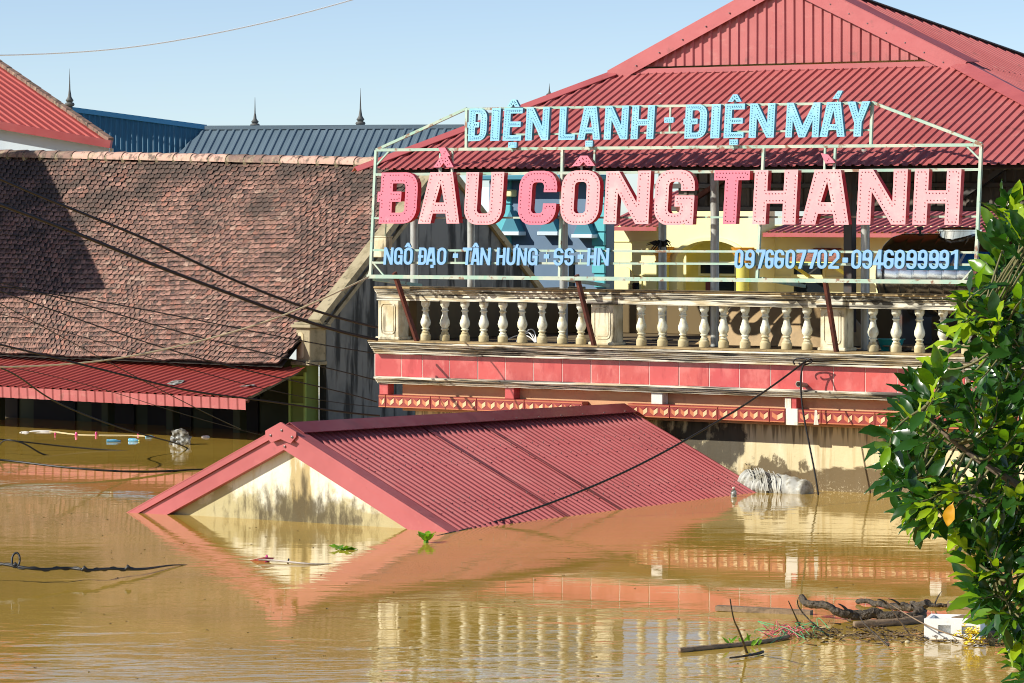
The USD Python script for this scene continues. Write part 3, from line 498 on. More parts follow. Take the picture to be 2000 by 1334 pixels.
part(bm, 'bowl', lathe([(0.001, 0.0), (0.13, 0.0), (0.19, 0.16), (0.21, 0.165), (0.21, 0.175), (0.18, 0.17), (0.12, 0.015), (0, 0.015)], 20), M['teal'], 30)
c = S.hit(1803, 672, t=0.8); pb = thing('pallet', 'pale wooden pallet edge lying behind the right balusters', 'pallet', S)
for k in range(4): part(pb, 'slat', cb(c[0] - 0.6, c[0] + 0.7, 0.7 + 0.14 * k, 0.8 + 0.14 * k, 2.06, 2.08), M['plank'])
for k in range(3): part(pb, 'bearer', cb(c[0] - 0.5 + k * 0.5, c[0] - 0.42 + k * 0.5, 0.7, 1.24, 1.9925, 2.06), M['plank'])
c = S.hit(1012, 662, t=0.35); ls = []
for k in range(5):
    a0 = rg.uniform(-0.25, 0.1); ls.append(tube(spline([(c[0] + a0, 0.35, 2.02), (c[0] + a0 + 0.12, 0.36 + 0.05 * k, 2.02 + rg.uniform(0.08, 0.22)), (c[0] + a0 + 0.32, 0.37, 2.015)], 12), 0.008))
pv = cat(ls); solo('palm_frond_scrap', 'dry white palm scrap lying between the left balusters', 'frond', (np.array([S.w(p) for p in pv[0]]), pv[1]), M['string'])

# ------------------------------------------------------------------ letters
def rr(x0, y0, x1, y1, r):
    r = max(0.001, min(r, (x1 - x0) / 2 - 1e-4, (y1 - y0) / 2 - 1e-4)); return box(x0 + r, y0 + r, x1 - r, y1 - r).buffer(r, quad_segs=5)
def glyph(c, w, h, v, b):
    R = min(0.46 * w, 0.30 * h); r = max(R - v * 0.75, 0.03 * h); P = Polygon
    O = rr(0, 0, w, h, R).difference(rr(v, b, w - v, h - b, r))
    E8 = rr(0, 0, w, h, R).difference(rr(v, b, w - v, h / 2 - b * 0.45, r)).difference(rr(v, h / 2 + b * 0.45, w - v, h - b, r))
    if c == 'I': return box(0, 0, w, h)
    if c == 'L': return box(0, 0, v, h).union(box(0, 0, w, b))
    if c == 'T': return box(w / 2 - v / 2, 0, w / 2 + v / 2, h).union(box(0, h - b, w, h))
    if c == 'E': return unary_union([box(0, 0, v, h), box(0, 0, w, b), box(0, h - b, w, h), box(0, h / 2 - b / 2, w * 0.93, h / 2 + b / 2)])
    if c == 'H': return unary_union([box(0, 0, v, h), box(w - v, 0, w, h), box(0, h * 0.5 - b * 0.55, w, h * 0.5 + b * 0.55)])
    if c == 'N': return unary_union([box(0, 0, v, h), box(w - v, 0, w, h), P([(0, h), (v * 1.02, h), (w, 0), (w - v * 1.02, 0)])])
    if c == 'M': return unary_union([box(0, 0, v, h), box(w - v, 0, w, h), P([(0, h), (v, h), (w / 2, 0.30 * h), (w - v, h), (w, h), (w / 2 + v * 0.5, 0), (w / 2 - v * 0.5, 0)])])
    if c == 'A':
        k = 0.27 * w; q = 0.20 * h
        def ex(y, s): f = y / h; return (w / 2 - s * (w / 2 - (w / 2 - k) * 1.0 * 0 - (w / 2 - k) * f), y)
        tr = P([(0, 0), (w / 2 - k, h), (w / 2 + k, h), (w, 0)])
        sl = (w / 2 - k) / h
        return tr.difference(P([(v, -0.01), (v + sl * q, q), (w - v - sl * q, q), (w - v, -0.01)])).difference(P([(v + sl * (q + b), q + b), (w / 2 - 0.005 * h, 0.80 * h), (w / 2 + 0.005 * h, 0.80 * h), (w - v - sl * (q + b), q + b)]))
    if c == 'Y': return P([(0, h), (v * 1.05, h), (w / 2, 0.62 * h), (w - v * 1.05, h), (w, h), (w / 2 + v / 2, 0.40 * h), (w / 2 + v / 2, 0), (w / 2 - v / 2, 0), (w / 2 - v / 2, 0.40 * h)])
    if c == 'U': return rr(0, 0, w, h, R).union(box(0, h / 2, w, h)).difference(rr(v, b, w - v, h * 1.2, r)).difference(box(v, h / 2, w - v, h * 1.3))
    if c == 'C': return O.difference(box(w / 2, 0.385 * h, w * 2, 0.615 * h))
    if c == 'G': return O.difference(box(w / 2, 0.40 * h, w * 2, 0.63 * h)).union(box(w * 0.52, 0.53 * h - b * 0.95, w, 0.53 * h)).union(box(w - v, b, w, 0.53 * h)).union(box(w - v * 0.55, 0, w, h * 0.3))
    if c in 'O0': return O
    if c in 'DĐ':
        d = rr(0, 0, w, h, R).union(box(0, 0, w / 2, h)).difference(rr(v, b, w - v, h - b, r).union(box(v, b, w / 2, h - b)))
        return d if c == 'D' else d.union(box(-w * 0.075, 0.43 * h, w * 0.56, 0.43 * h + b * 0.95))
    if c == 'S': return E8.difference(box(w / 2, h / 2 + b * 0.45, w * 2, 0.745 * h)).difference(box(-1, 0.255 * h, w / 2, h / 2 - b * 0.45))
    if c == '8': return E8
    if c == '6': return E8.difference(box(w / 2, h / 2 + b * 0.45, w * 2, 0.745 * h))
    if c == '9': return E8.difference(box(-1, 0.255 * h, w / 2, h / 2 - b * 0.45))
    if c == '7': return box(0, h - b, w, h).union(P([(w - v * 1.05, h), (w, h), (w, h - b), (w * 0.30 + v, 0), (w * 0.30, 0)]))
    if c == '1': return box(w - v, 0, w, h).union(P([(w - v, h), (w - v, h - b * 1.2), (0, h * 0.76), (0, h * 0.86)]))
    if c == '4': return unary_union([box(w * 0.52, 0, w * 0.52 + v, h), box(0, 0.2 * h, w, 0.2 * h + b), P([(0, 0.2 * h), (0, 0.2 * h + b), (w * 0.52, h), (w * 0.52 + v * 0.5, h), (w * 0.52, h * 0.7), (v * 0.7, 0.2 * h)])])
    if c == '2': return O.intersection(box(0, 0.56 * h, w, h)).difference(box(-1, 0.5 * h, w / 2, 0.70 * h)).union(P([(w - v, 0.57 * h), (w, 0.57 * h), (v * 1.05, b), (0, b)])).union(box(0, 0, w, b))
    if c == '^': return P([(0, 0), (w * 0.34, h), (w * 0.66, h), (w, 0), (w * 0.68, 0), (w / 2, h * 0.45), (w * 0.32, 0)])
    if c == '.': return box(0, 0, w, h)
    if c == '/': return P([(0, 0), (w * 0.55, h), (w, h), (w * 0.62, 0)])
    if c == '\\': return P([(0, h), (w * 0.45, h), (w, 0), (w * 0.62, 0)]) if False else P([(0, h), (w * 0.5, h * 0.85), (w, 0.05 * h), (w * 0.35, 0)])
    if c == '`': return P([(0, h), (w * 0.55, h), (w, 0), (w * 0.35, 0)])
    if c == '-': return box(0, 0, w, h)
    if c == '+': return unary_union([box(0, h * 0.33, w, h * 0.67), box(w * 0.36, 0, w * 0.64, h)])
# ------------------------------------------------------------------ the roof sign
MS, T0 = 0.105, -0.60 - 3.0 * 0.105                          # the sign leans back: y = T0 + MS * z
def sg(px, py, e=0.0):
    p = S.hit(px, py, t=T0 - e, m=MS); return p
def on(x, z, e=0.0): return np.array([x, T0 + MS * z - e, z])
sign = thing('shop_sign', 'big leaning pipe frame sign with blue and pink bulb studded letters above the balcony', 'sign', S)
def rod(a, b, w=0.05, nm='frame_bar', m='frame', e0=0.0, e1=0.0):
    w *= 0.8; p, q = sg(*a), sg(*b); p[1] -= e0; q[1] -= e1; part(sign, nm, bar(p, q, w, w, (0, 1, 0)), M[m])
E_ = -0.05
for a, b, w in [((735, 293), (1917, 283), .055), ((735, 293), (724, 540), .055), ((1917, 281), (1905, 551), .055), ((912, 213), (1705, 201), .045), ((912, 211), (911, 293), .05), ((1704, 200), (1701, 285), .05),
                ((735, 293), (912, 212), .05), ((1704, 200), (1917, 281), .05), ((912, 264), (1702, 254), .035), ((733, 341), (1914, 331), .05), ((730, 426), (1910, 423), .035), ((726, 488.5), (1908, 493), .04), ((725, 513), (1907, 517), .04),
                ((718, 540), (1906, 551), .07), ((1099, 291), (1093, 546), .05), ((1492, 287), (1479, 548), .05), ((1162, 292), (1160, 338), .035), ((1632, 286), (1629, 336), .04), ((1310, 206), (1308, 260), .03), ((884, 295), (883, 338), .035), ((860, 300), (859, 340), .035), ((1612, 288), (1610, 336), .035)]: rod(a, b, w)
for a, b in [((736, 322), (762, 293)), ((1887, 284), (1915, 312)), ((727, 510), (750, 538)), ((727, 516), (719, 540)), ((1907, 518), (1880, 548))]: rod(a, b, .03, 'corner_brace')
# arms that hold the sign off the terrace
for px in (728, 1098, 1485, 1908):
    p = sg(px, 545); part(sign, 'back_stay', bar(p + [0, 0.03, 0], (p[0], 0.62, p[2] - 0.12), 0.05), M['frame'])
for (ax, ay), (bx_, by) in [((770, 535), (815, 663)), ((1126, 540), (1161, 672)), ((1612, 553), (1634, 684))]:
    q = S.hit(bx_, by, t=-0.2); q[2] = 2.0; p = sg(ax, ay); part(sign, 'rusty_prop', bar(p + [0, 0, 0.02], q, 0.075, 0.045, (1, 0, 0)), M['rust'], label='rust brown angle iron prop')
part(sign, 'rusty_joint', cat([bar(sg(1906, 520), sg(1903, 552), 0.07)]), M['rust'])
def letter(ch, p0, p1, y0, y1, face, side, bulb, depth, v, b, nm='letter', off=None, step=0.05, br=0.010, e=0.03):
    """A built-up letter between picture columns p0, p1 and rows y0 (top), y1 (foot) on the sign's plane: face, return and bulbs."""
    q0, q1 = sg((p0 + p1) / 2, y1, e + depth), sg((p0 + p1) / 2, y0, e + depth); z0, z1 = q0[2], q1[2]; ym = (y0 + y1) / 2
    x0, x1 = sg(p0, ym, e + depth)[0], sg(p1, ym, e + depth)[0]; w, h = x1 - x0, z1 - z0
    g = glyph(ch, w, h, v * h if v < 1 else w, b * h)
    if g.geom_type == 'GeometryCollection': g = unary_union([k for k in g.geoms if k.area > 0])
    jx, jr = rgs.uniform(-0.004, 0.004), rgs.uniform(-0.006, 0.006)
    pl = lambda x, y, d: on(x0 + x - jr * y + jx, z0 + y + jr * x, e + d)
    r = part(sign, nm, xtr(g, lambda x, y, d: pl(x, y, depth * d), 1.0), M[side])
    part(r, 'face', xtr(g.buffer(0.006, join_style=2), lambda x, y, d: pl(x, y, depth + 0.006 * d), 1.0), M[face])
    if off:
        inner = g.buffer(-off); bs = []
        for gg in getattr(inner, 'geoms', [inner]):
            if gg.is_empty: continue
            for ring in [gg.exterior, *gg.interiors]:
                n = max(3, int(ring.length / step))
                for k in range(n):
                    if rgs.random() < 0.05: continue
                    pt = ring.interpolate(k / n, normalized=True); a = np.arange(6) * PI / 3
                    c = [pl(pt.x + br * math.cos(t), pt.y + br * math.sin(t), depth + 0.0065) for t in a] + [pl(pt.x + br * .6 * math.cos(t), pt.y + br * .6 * math.sin(t), depth + 0.0155) for t in a]
                    f = [(i, (i + 1) % 6, 6 + (i + 1) % 6) for i in range(6)] + [(i, 6 + (i + 1) % 6, 6 + i) for i in range(6)] + [(6, 6 + i, 7 + i) for i in range(1, 5)]
                    bs.append((np.array(c), np.array(f)))
        if bs: part(r, 'bulb_row', cat(bs), M[bulb], kind='stuff')
rgs = random.Random(8)
TOP = 'bluetop', 'blueside', 'bulbblue'
def ty(x): return 213 - (x - 914) * .0183
def by_(x): return 275 - (x - 914) * .0120
for ch, a, b in [('Đ', 917, 951), ('I', 960.5, 976.5), ('E', 984, 1018.5), ('N', 1028, 1071.5), ('L', 1093, 1123.5), ('A', 1131, 1173), ('N', 1182, 1226.5), ('H', 1234.6, 1277.5), ('Đ', 1339, 1380), ('I', 1390, 1406), ('E', 1416, 1453), ('N', 1464.5, 1512), ('M', 1536.6, 1600), ('A', 1604, 1651), ('Y', 1655, 1697)]:
    m = (a + b) / 2; letter(ch, a, b, ty(m), by_(m), *TOP, 0.06, 0.225 if ch != 'M' else 0.2, 0.15, off=0.028, step=0.036, br=0.0075)
for ch, a, b, y0, y1 in [('^', 992, 1014.5, 195, 208), ('.', 993.5, 1008.5, 278.5, 288), ('.', 1144.5, 1157.5, 275.5, 285.5), ('^', 1424, 1448, 185, 198), ('.', 1425, 1440, 273, 282.5), ('/', 1628, 1645, 178, 192), ('-', 1298.5, 1315, 230, 239)]:
    letter(ch, a, b, y0, y1, *TOP, 0.05, 0.2, 0.1, 'accent', off=0.02, step=0.035, br=0.007); 
for px, y0, y1 in [(1003, 206, 214), (1001, 272, 296), (1151, 268, 294), (1436, 196, 206), (1433, 268, 292), (1637, 190, 202)]: rod((px, y0), (px, y1), .028, 'accent_stem')
def y2(x): return 338 - (x - 742) * .0068
for ch, a, b, dp in [('Đ', 744, 815, 1), ('A', 821, 900, 0), ('U', 909, 981.5, 0), ('C', 1014, 1087, 1), ('O', 1097, 1171, 0), ('N', 1183, 1269, 0), ('G', 1280, 1356, 0), ('T', 1394, 1462, 1), ('H', 1473, 1556, 0), ('A', 1568.5, 1660, 0), ('N', 1676, 1770, 0), ('H', 1786, 1875, 0)]:
    m = (a + b) / 2; o = 1.5 if ch in 'COGU' else 0
    letter(ch, a, b, y2(m) - (o if ch != 'U' else 0), 436 + (m - 742) * .002 + o, 'pinkdeep' if dp else 'pinkpale', 'pinkside', 'bulbpink', 0.10, 0.285 if ch not in 'NHT' else 0.275, 0.2 if ch != 'T' else 0.17, off=0.034, step=0.052, br=0.0095, e=0.06)
for ch, a, b, y0, y1 in [('^', 849, 886, 305, 326), ('`', 857, 879, 289, 304), ('^', 1119, 1161, 305, 323.5), ('\\', 1604, 1630, 300, 318)]:
    letter(ch, a, b, y0, y1, 'pinkdeep', 'pinkside', 'bulbpink', 0.06, 0.2, 0.1, 'accent', off=0.03, step=0.06, br=0.010)
for px, y0, y1 in [(861, 322, 340), (1136, 320, 338), (1611, 316, 335)]: rod((px, y0), (px, y1), .03, 'accent_stem')
LOW = 'bluelow', 'blueside', 'bulbblue'
for ch, a, b in [('N', 750.6, 767.5), ('G', 771, 786.5), ('O', 789.5, 805.5), ('Đ', 818.5, 833), ('A', 833.5, 851), ('O', 854.5, 871), ('T', 904, 921), ('A', 921, 937), ('N', 939, 957.5), ('H', 971, 987), ('U', 990.5, 1007), ('N', 1011.5, 1029), ('G', 1032, 1049.5), ('S', 1082.5, 1100), ('S', 1104, 1120.5), ('H', 1148, 1164.5), ('N', 1168, 1189)]:
    m = (a + b) / 2; letter(ch, a, b, 484 + (m - 750) * .003, 516 + (m - 750) * .005, *LOW, 0.04, 0.145, 0.115)
for ch, a, b, y0, y1 in [('^', 792, 803, 475, 482), ('.', 841.5, 846.5, 518, 522.5), ('^', 924, 935, 475, 482), ('/', 1005.5, 1012, 478, 488), ('-', 885.5, 894, 496, 503), ('-', 1063.5, 1072.5, 497, 504), ('-', 1129.5, 1139, 498, 505)]: letter(ch, a, b, y0, y1, *LOW, 0.03, 0.2, 0.1, 'accent')
for px in (889.5, 1068, 1134): rod((px, 489), (px, 514), .02, 'accent_stem')
for ch, a, b in [('0', 1435.5, 1451), ('9', 1456, 1473), ('7', 1477, 1494), ('6', 1495.5, 1511), ('6', 1514, 1531.5), ('0', 1535.5, 1552.5), ('7', 1556, 1574), ('7', 1578, 1596), ('0', 1597.5, 1615), ('2', 1619.5, 1638.5), ('0', 1664, 1682), ('9', 1686, 1703.5), ('4', 1706, 1725), ('6', 1727, 1745.5), ('8', 1749, 1767), ('9', 1771.5, 1790), ('9', 1794, 1811), ('9', 1815.5, 1833), ('9', 1836, 1853.5), ('1', 1857.5, 1869.5)]:
    m = (a + b) / 2; letter(ch, a, b, 488.3 + (m - 1435) * .001, 523.5 + (m - 1435) * .003, *LOW, 0.04, 0.14, 0.11)
letter('-', 1646.5, 1655.5, 504, 512, *LOW, 0.03, 0.2, 0.1, 'accent')
# small junction box behind the sign's left end
c = S.hit(748, 482, t=-0.25); jb = thing('junction_box', 'small cream metal box hung behind the left end of the sign', 'box', S)
part(jb, 'case', cb(c[0] - 0.14, c[0] + 0.12, -0.33, -0.17, c[2] - 0.16, c[2] + 0.14), M['capital'] if False else M['stone']); part(jb, 'lid', cb(c[0] - 0.15, c[0] + 0.13, -0.34, -0.16, c[2] + 0.1405, c[2] + 0.16), M['stone'])
part(jb, 'hanger', bar((c[0], -0.2, c[2] + 0.1), sg(752, 430) + [0, 0.03, 0], 0.02), M['frame'])
# torn plastic caught on a post
c = S.hit(1294, 478, t=2.45); rg2 = random.Random(4); L = []
for k in range(16):
    a = rg2.uniform(-0.32, 0.2); p = np.array([c[0], 2.5, c[2] + rg2.uniform(-0.02, 0.05)]); L.append(tube([p, p + [a * 0.5, -0.03, rg2.uniform(-0.01, 0.05)], p + [a, -0.05, rg2.uniform(-0.12, 0.04)]], [0.02, 0.016, 0.004], 4))
v, f = cat(L); solo('torn_plastic', 'ragged dark plastic scrap snagged on a roof post', 'plastic scrap', (np.array([S.w(p) for p in v]), f), M['cable'])
# ------------------------------------------------------------------ stainless water tank on the terrace
TT = 3.1; xl, xr = sx(1727, 510, TT), sx(2010, 510, TT); r = 0.62; zc = S.hit(1850, 512, t=TT)[2]
ztop = S.hit(1850, 456, t=TT)[2]; zc = ztop - r
tank = thing('water_tank', 'lying stainless steel water tank with blue lettered band on the terrace', 'water tank', S)
pr = [(0.001, xl + 0.0)] + [(r * math.sin(q) * 0.97, xl + 0.30 * (1 - math.cos(q))) for q in np.linspace(0.25, PI / 2, 7)]
xs = xl + 0.36
while xs < xr + 1.2: pr += [(r, xs), (r, xs + 0.18), (r * 0.985, xs + 0.20), (r * 0.985, xs + 0.225)]; xs += 0.245
pr += [(r, xs + 0.02)] + [(r * math.cos(q), xs + 0.02 + 0.30 * math.sin(q)) for q in np.linspace(0.1, PI / 2 - 0.01, 7)]
part(tank, 'shell', lathe(pr, 48, (0, TT, zc), 'x'), M['inox'], 30)
def band(z0, z1, m, nm, x0, x1, off=0.006):
    a0, a1 = math.asin((z0 - zc) / r), math.asin(min(0.999, (z1 - zc) / r)); V = []; n = 10
    for i in range(n + 1):
        a = a0 + (a1 - a0) * i / n
        for x in (x0, x1): V.append((x, TT - (r + off) * math.cos(a), zc + (r + off) * math.sin(a)))
    part(tank, nm, cat([(np.array(V), np.array([(2 * i, 2 * i + 1, 2 * i + 3, 2 * i + 2) for i in range(n)]))]), m, True)
def tz(py): return S.hit(1850, py, t=TT - r)[2]
band(tz(519), tz(492), M['bandblue'], 'blue_band', sx(1783, 505, TT - r), xr + 0.6); band(tz(528), tz(519.4), M['bandcyan'], 'cyan_band', sx(1770, 520, TT - r), xr + 0.6)
for k, ch_ in enumerate('SON HA'):
    if ch_ == ' ': continue
    g = glyph(ch_, 0.16, 0.24, 0.045, 0.045); x0t = sx(1800, 505, TT - r) + k * 0.235; zb_ = tz(516); zt_ = tz(496)
    def onband(x, y, e):
        z = zb_ + (zt_ - zb_) * y / 0.24; a = math.asin((z - zc) / r); return (x0t + x + y * 0.25, TT - (r + 0.008 + 0.004 * e) * math.cos(a), zc + (r + 0.008 + .004 * e) * math.sin(a))
    part(tank, 'lettering', xtr(g, onband, 1.0), M['letgrey'])
hx = sx(1874, 455, TT)
part(tank, 'hatch', lathe([(0.30, ztop - 0.1), (0.30, ztop + 0.03), (0.33, ztop + 0.035), (0.33, ztop + 0.055), (0.26, ztop + 0.085), (0.001, ztop + 0.10)], 24, (hx, TT, 0)), M['inox'], 30)
for x in (xl + 0.5, xr + 0.3): part(tank, 'saddle', cb(x - 0.06, x + 0.06, TT - 0.45, TT + 0.45, 1.993, zc - r + 0.16, 0.01), M['darksteel'])
part(tank, 'valve', lathe([(0.02, ztop - 0.12), (0.02, ztop + 0.05), (0.05, ztop + 0.05), (0.05, ztop + 0.1), (0.001, ztop + 0.1)], 8, (sx(1797, 455, TT), TT, 0)), M['darksteel'])
# ------------------------------------------------------------------ the drowned house in front (frame S)
TGp = -8.08
dh = thing('submerged_house', 'house flooded up to its gable, ridge of red corrugated roof running to the shop', 'house', S)
AP = S.hit(556, 832, t=TGp); lf = S.hit(255, 1003, t=TGp); rt = S.hit(880, 1037, t=TGp)
ax, az = AP[0], AP[2]; bk = 0.25
pl_, pr_ = (az - 0.0) / (ax - lf[0]), (az - 0.0) / (rt[0] - ax)
tb = -0.14; zbk = S.hit(1213, 792, sv=ax)[2]
def slope(side, a, t, dz=0.0):
    """A point of the roof plane: a metres out from the ridge, at depth t."""
    zr = az - 0.05 + (zbk - az) * (t - TGp) / (tb - TGp); return np.array([ax + side * a, t, zr - (pr_ if side > 0 else pl_) * a + dz])
eb = S.hit(1450, 966, z=0.0)
e1 = (rt[0] - ax) + 1.2
pts = [slope(1, 0.05, TGp + 0.14), slope(1, 0.05, tb), slope(1, e1 - 0.12, tb + 0.02), slope(1, e1, TGp + 0.14)]
for s in corr(pts, (0, 1, 0), 0.128, 0.022, PROF_T, ribs=8, seed=11, wob=0.006): part(dh, 'roof_sheet', s, M['deepred'], 20)
pts = [slope(-1, 0.05, TGp + 0.14), slope(-1, e1, TGp + 0.14), slope(-1, e1, tb), slope(-1, 0.05, tb)]
for s in corr(pts, (0, 1, 0), 0.128, 0.022, PROF_T, ribs=8, seed=12): part(dh, 'roof_sheet', s, M['deepred'], 20)
sc = []
for a in (0.75, 1.05, 1.9, 2.1):
    for t in np.arange(TGp + 0.4, tb - 0.2, 0.256): sc.append(slope(1, a + 0.01 * math.sin(t * 7), t, 0.028))
part(dh, 'roof_screw', screws(sc, 0, 0.007), M['screw'], kind='stuff')
gw = [(lf[0] - 1.4, -0.9), (rt[0] + 1.4, -0.9), (ax, az - 0.10)]
gw = Polygon([(ax - (az + 0.82) / pl_, -0.9), (ax + (az + 0.82) / pr_, -0.9), (ax, az - 0.09)])
part(dh, 'gable_wall', xtr(gw, lambda x, y, e: (x, TGp + 0.10 + e * 0.12, y), 1.0), M['gablewall'])
part(dh, 'back_wall', xtr(gw, lambda x, y, e: (x, tb - 0.12 + e * 0.10, y - 0.07), 1.0), M['gablewall'])
def board(side, o0, o1, y0, y1, nm):
    """A raking strip under the roof edge, between drops o0 and o1 square to the slope."""
    p = pr_ if side > 0 else pl_; c = math.cos(math.atan(p)); L = 4.1
    def q(a, o, y): return (ax + side * a, y, az - p * a - o / c)
    k0, k1 = o0 * math.sin(math.atan(p)) * 0, 0
    v = [q(0, o0, y0), q(L, o0, y0), q(L, o1, y0), q(0, o1, y0), q(0, o0, y1), q(L, o0, y1), q(L, o1, y1), q(0, o1, y1)]
    h = trimesh.convex.convex_hull(np.array(v)); part(dh, nm, (np.array(h.vertices), np.array(h.faces)), M['redflash'])
for sd in (-1, 1):
    board(sd, 0.0, 0.075, TGp - 0.055, TGp + 0.02, 'edge_flashing'); board(sd, 0.078, 0.275, TGp - 0.02, TGp + 0.09, 'barge_board')
    p = pr_ if sd > 0 else pl_
    q = [(ax + sd * a, y, az - p * a + 0.012) for a, y in ((0.0, TGp - 0.058), (4.1, TGp - 0.058), (4.1, TGp + 0.17), (0.0, TGp + 0.17))]
    part(dh, 'edge_cap', slab(q if sd > 0 else q[::-1], 0.012), M['redflash'])
cp = 0.23
for sd in (-1, 1):
    p = pr_ if sd > 0 else pl_
    q = [(ax, TGp + 0.10, az + 0.035), (ax, tb, zbk + 0.02), (ax + sd * cp, tb, zbk - p * cp + 0.01), (ax + sd * cp, TGp + 0.10, az - p * cp + 0.02)]
    part(dh, 'ridge_cap', slab(q if sd > 0 else q[::-1], 0.01), M['darkcap'])
part(dh, 'cap_screw', screws([(ax + cp - 0.03, t, az - pr_ * (cp - 0.03) + 0.02 + (zbk - az) * (t - TGp) / (tb - TGp)) for t in np.arange(TGp + 0.5, tb, 0.55)], 0, 0.014), M['screw'], kind='stuff')
def plate(sd):
    p = pr_ if sd > 0 else pl_; th = math.atan(p); d = np.array([sd * math.cos(th), -math.sin(th)]); n = np.array([sd * math.sin(th), math.cos(th)])
    o = np.array([ax, az + 0.045]); P4 = [o, o + d * 0.27, o + d * 0.29 - n * 0.05, o + d * 0.25 - n * 0.16, o - n * 0.16 / math.cos(th) * 0 + np.array([0, -0.20])]
    return Polygon(P4)
part(dh, 'end_plate', xtr(plate(1).union(plate(-1)).buffer(0.02).buffer(-0.012), lambda x, y, e: (x, TGp - 0.085 + e * 0.028, y), 1.0), M['redflash'])
bo = [(ax - 0.16, az - 0.12), (ax + 0.02, az - 0.05), (ax + 0.19, az - 0.13), (ax + 0.02, az - 0.26)]
bv = [lathe([(0.0, 0.014), (0.016, 0.01), (0.016, -0.002)], 8) for _ in bo]
part(dh, 'bolt', cat([(v[:, [0, 2, 1]] * [1, -1, 1] + [x, TGp - 0.087 if i < 3 else TGp - 0.025, z], f[:, ::-1]) for (v, f), (x, z), i in zip(bv, bo, range(4))]), M['screw'], kind='stuff')

for t in (-5.35, -4.05):                                      # dull joint strips where two sheets lap
    q = [slope(1, 0.20, t, 0.026), slope(1, 0.20, t + 0.10, 0.026), slope(1, e1 - .1, t + 0.10, 0.026), slope(1, e1 - .1, t, 0.026)]
    part(dh, 'lap_strip', slab(q[::-1], 0.003), M['darkcap'])
# ------------------------------------------------------------------ the tile-roofed house (frame T)
th_ = thing('tile_roofed_house', 'flooded old house under a big brown clay tile roof with red sheet awning', 'house', T)
tr_, te_ = 3.6, -0.5
RR, RL = T.hit(866, 326, t=tr_), T.hit(-160, 304, t=tr_); ER, EL = T.hit(604, 714, t=te_), T.hit(-160, 683, t=te_)
RR[0] = ER[0] = -0.14
def roofp(a, b): return (RR * (1 - a) + RL * a) * (1 - b) + (ER * (1 - a) + EL * a) * b      # a: right to left, b: ridge to eave
wd = abs(RL[0] - RR[0]); ln = np.linalg.norm(RR - ER)
part(th_, 'roof_deck', quadm([roofp(0, 0) - [0, 0, .05], roofp(1, 0) - [0, 0, .05], roofp(1, 1) - [0, 0, .05], roofp(0, 1) - [0, 0, .05]], 8, 8), M['underroof'])
bp = np.array([0, 2 * (tr_ - te_), 0]); back = [roofp(0, 0), roofp(1, 0), roofp(1, 1) + bp, roofp(0, 1) + bp]
part(th_, 'back_roof', slab(back[::-1], 0.06), M['coping'])
rt_ = np.random.default_rng(5)
nc, nr = int(wd / 0.172), 42
base = [(-.079, .21), (-.079, .025), (-.079, -.052), (-.064, -.080), (-.036, -.092), (.036, -.092), (.064, -.080), (.079, -.052), (.079, .025), (.079, .21)]
def tile(c, X, Y, N):
    """Thick clay tile: upper face, and a skirt of its own vertices round the exposed rim."""
    v = [c + X * x + Y * y + N * (0.03 + (0.030 if y < .1 else -.012)) for x, y in base]
    rim = [c + X * x * 1.01 + Y * (y - .002) + N * (zz + (0.030 if y < .1 else -.012)) for zz in (0.029, -0.004) for x, y in base]
    n = len(base); f = [(0, i, i + 1) for i in range(1, n - 1)]
    f += [q for i in range(n - 1) for q in ((n + i, 2 * n + i, 2 * n + i + 1), (n + i, 2 * n + i + 1, n + i + 1))]
    return np.array(v + rim), np.array(f)
GAP_SHADE = np.r_[0.2, 0.38, np.ones(6), 0.38, 0.2, np.full(20, 0.07)][:, None]          # shade of the tile gaps painted into the tone, under overlap and on rims
TILES = []
for r in range(nr):
    b = (r + 0.6) / nr
    for c in range(nc):
        a = (c + 0.5 + 0.5 * (r % 2)) / nc + rt_.normal(0, 0.0006)
        if a > 1.0 or a * nc < 0.45: continue
        P0 = roofp(a, b); da = roofp(a + .01, b) - P0; db = roofp(a, b - .01) - P0
        X = -da / np.linalg.norm(da); Y = db / np.linalg.norm(db); N = np.cross(X, Y); N /= np.linalg.norm(N)
        if N[2] < 0: N = -N
        g = rt_.normal(0, 0.045); X2 = X * math.cos(g) + Y * math.sin(g); Y2 = Y * math.cos(g) - X * math.sin(g); k = rt_.normal(0, 0.035); Y2 = Y2 + N * k
        sag = 0.05 * math.sin(a * 9) * math.sin(b * 3.1) + 0.02 * math.sin(a * 31 + b * 7)
        q = T.w(P0); px = 1000 + F * q[0] / q[1]
        u = rt_.random(); tone = np.array([1, 1, 1.0]) * rt_.uniform(0.62, 1.25)
        if u < 0.10: tone *= (0.55, 0.55, 0.6)
        elif u < 0.15: tone *= (1.25, 1.5, 1.5)
        elif u < 0.27: tone *= (1.1, 0.92, 0.85)
        TILES.append((px > -12, q[1], tile(P0 + N * sag + Y * rt_.normal(0, 0.006), X2, Y2, N), tone))
TILES.sort(key=lambda t: (not t[0], t[1]))
for _, _, m, tn in TILES[:300]: part(th_, 'roof_tile', m, M['rooftile'], tone=GAP_SHADE * tn)
part(th_, 'roof_tile', cat([t[2] for t in TILES[300:]]), M['rooftile'], tone=np.vstack([GAP_SHADE * t[3] for t in TILES[300:]]), kind='stuff')
nrd = int(wd / 0.47)
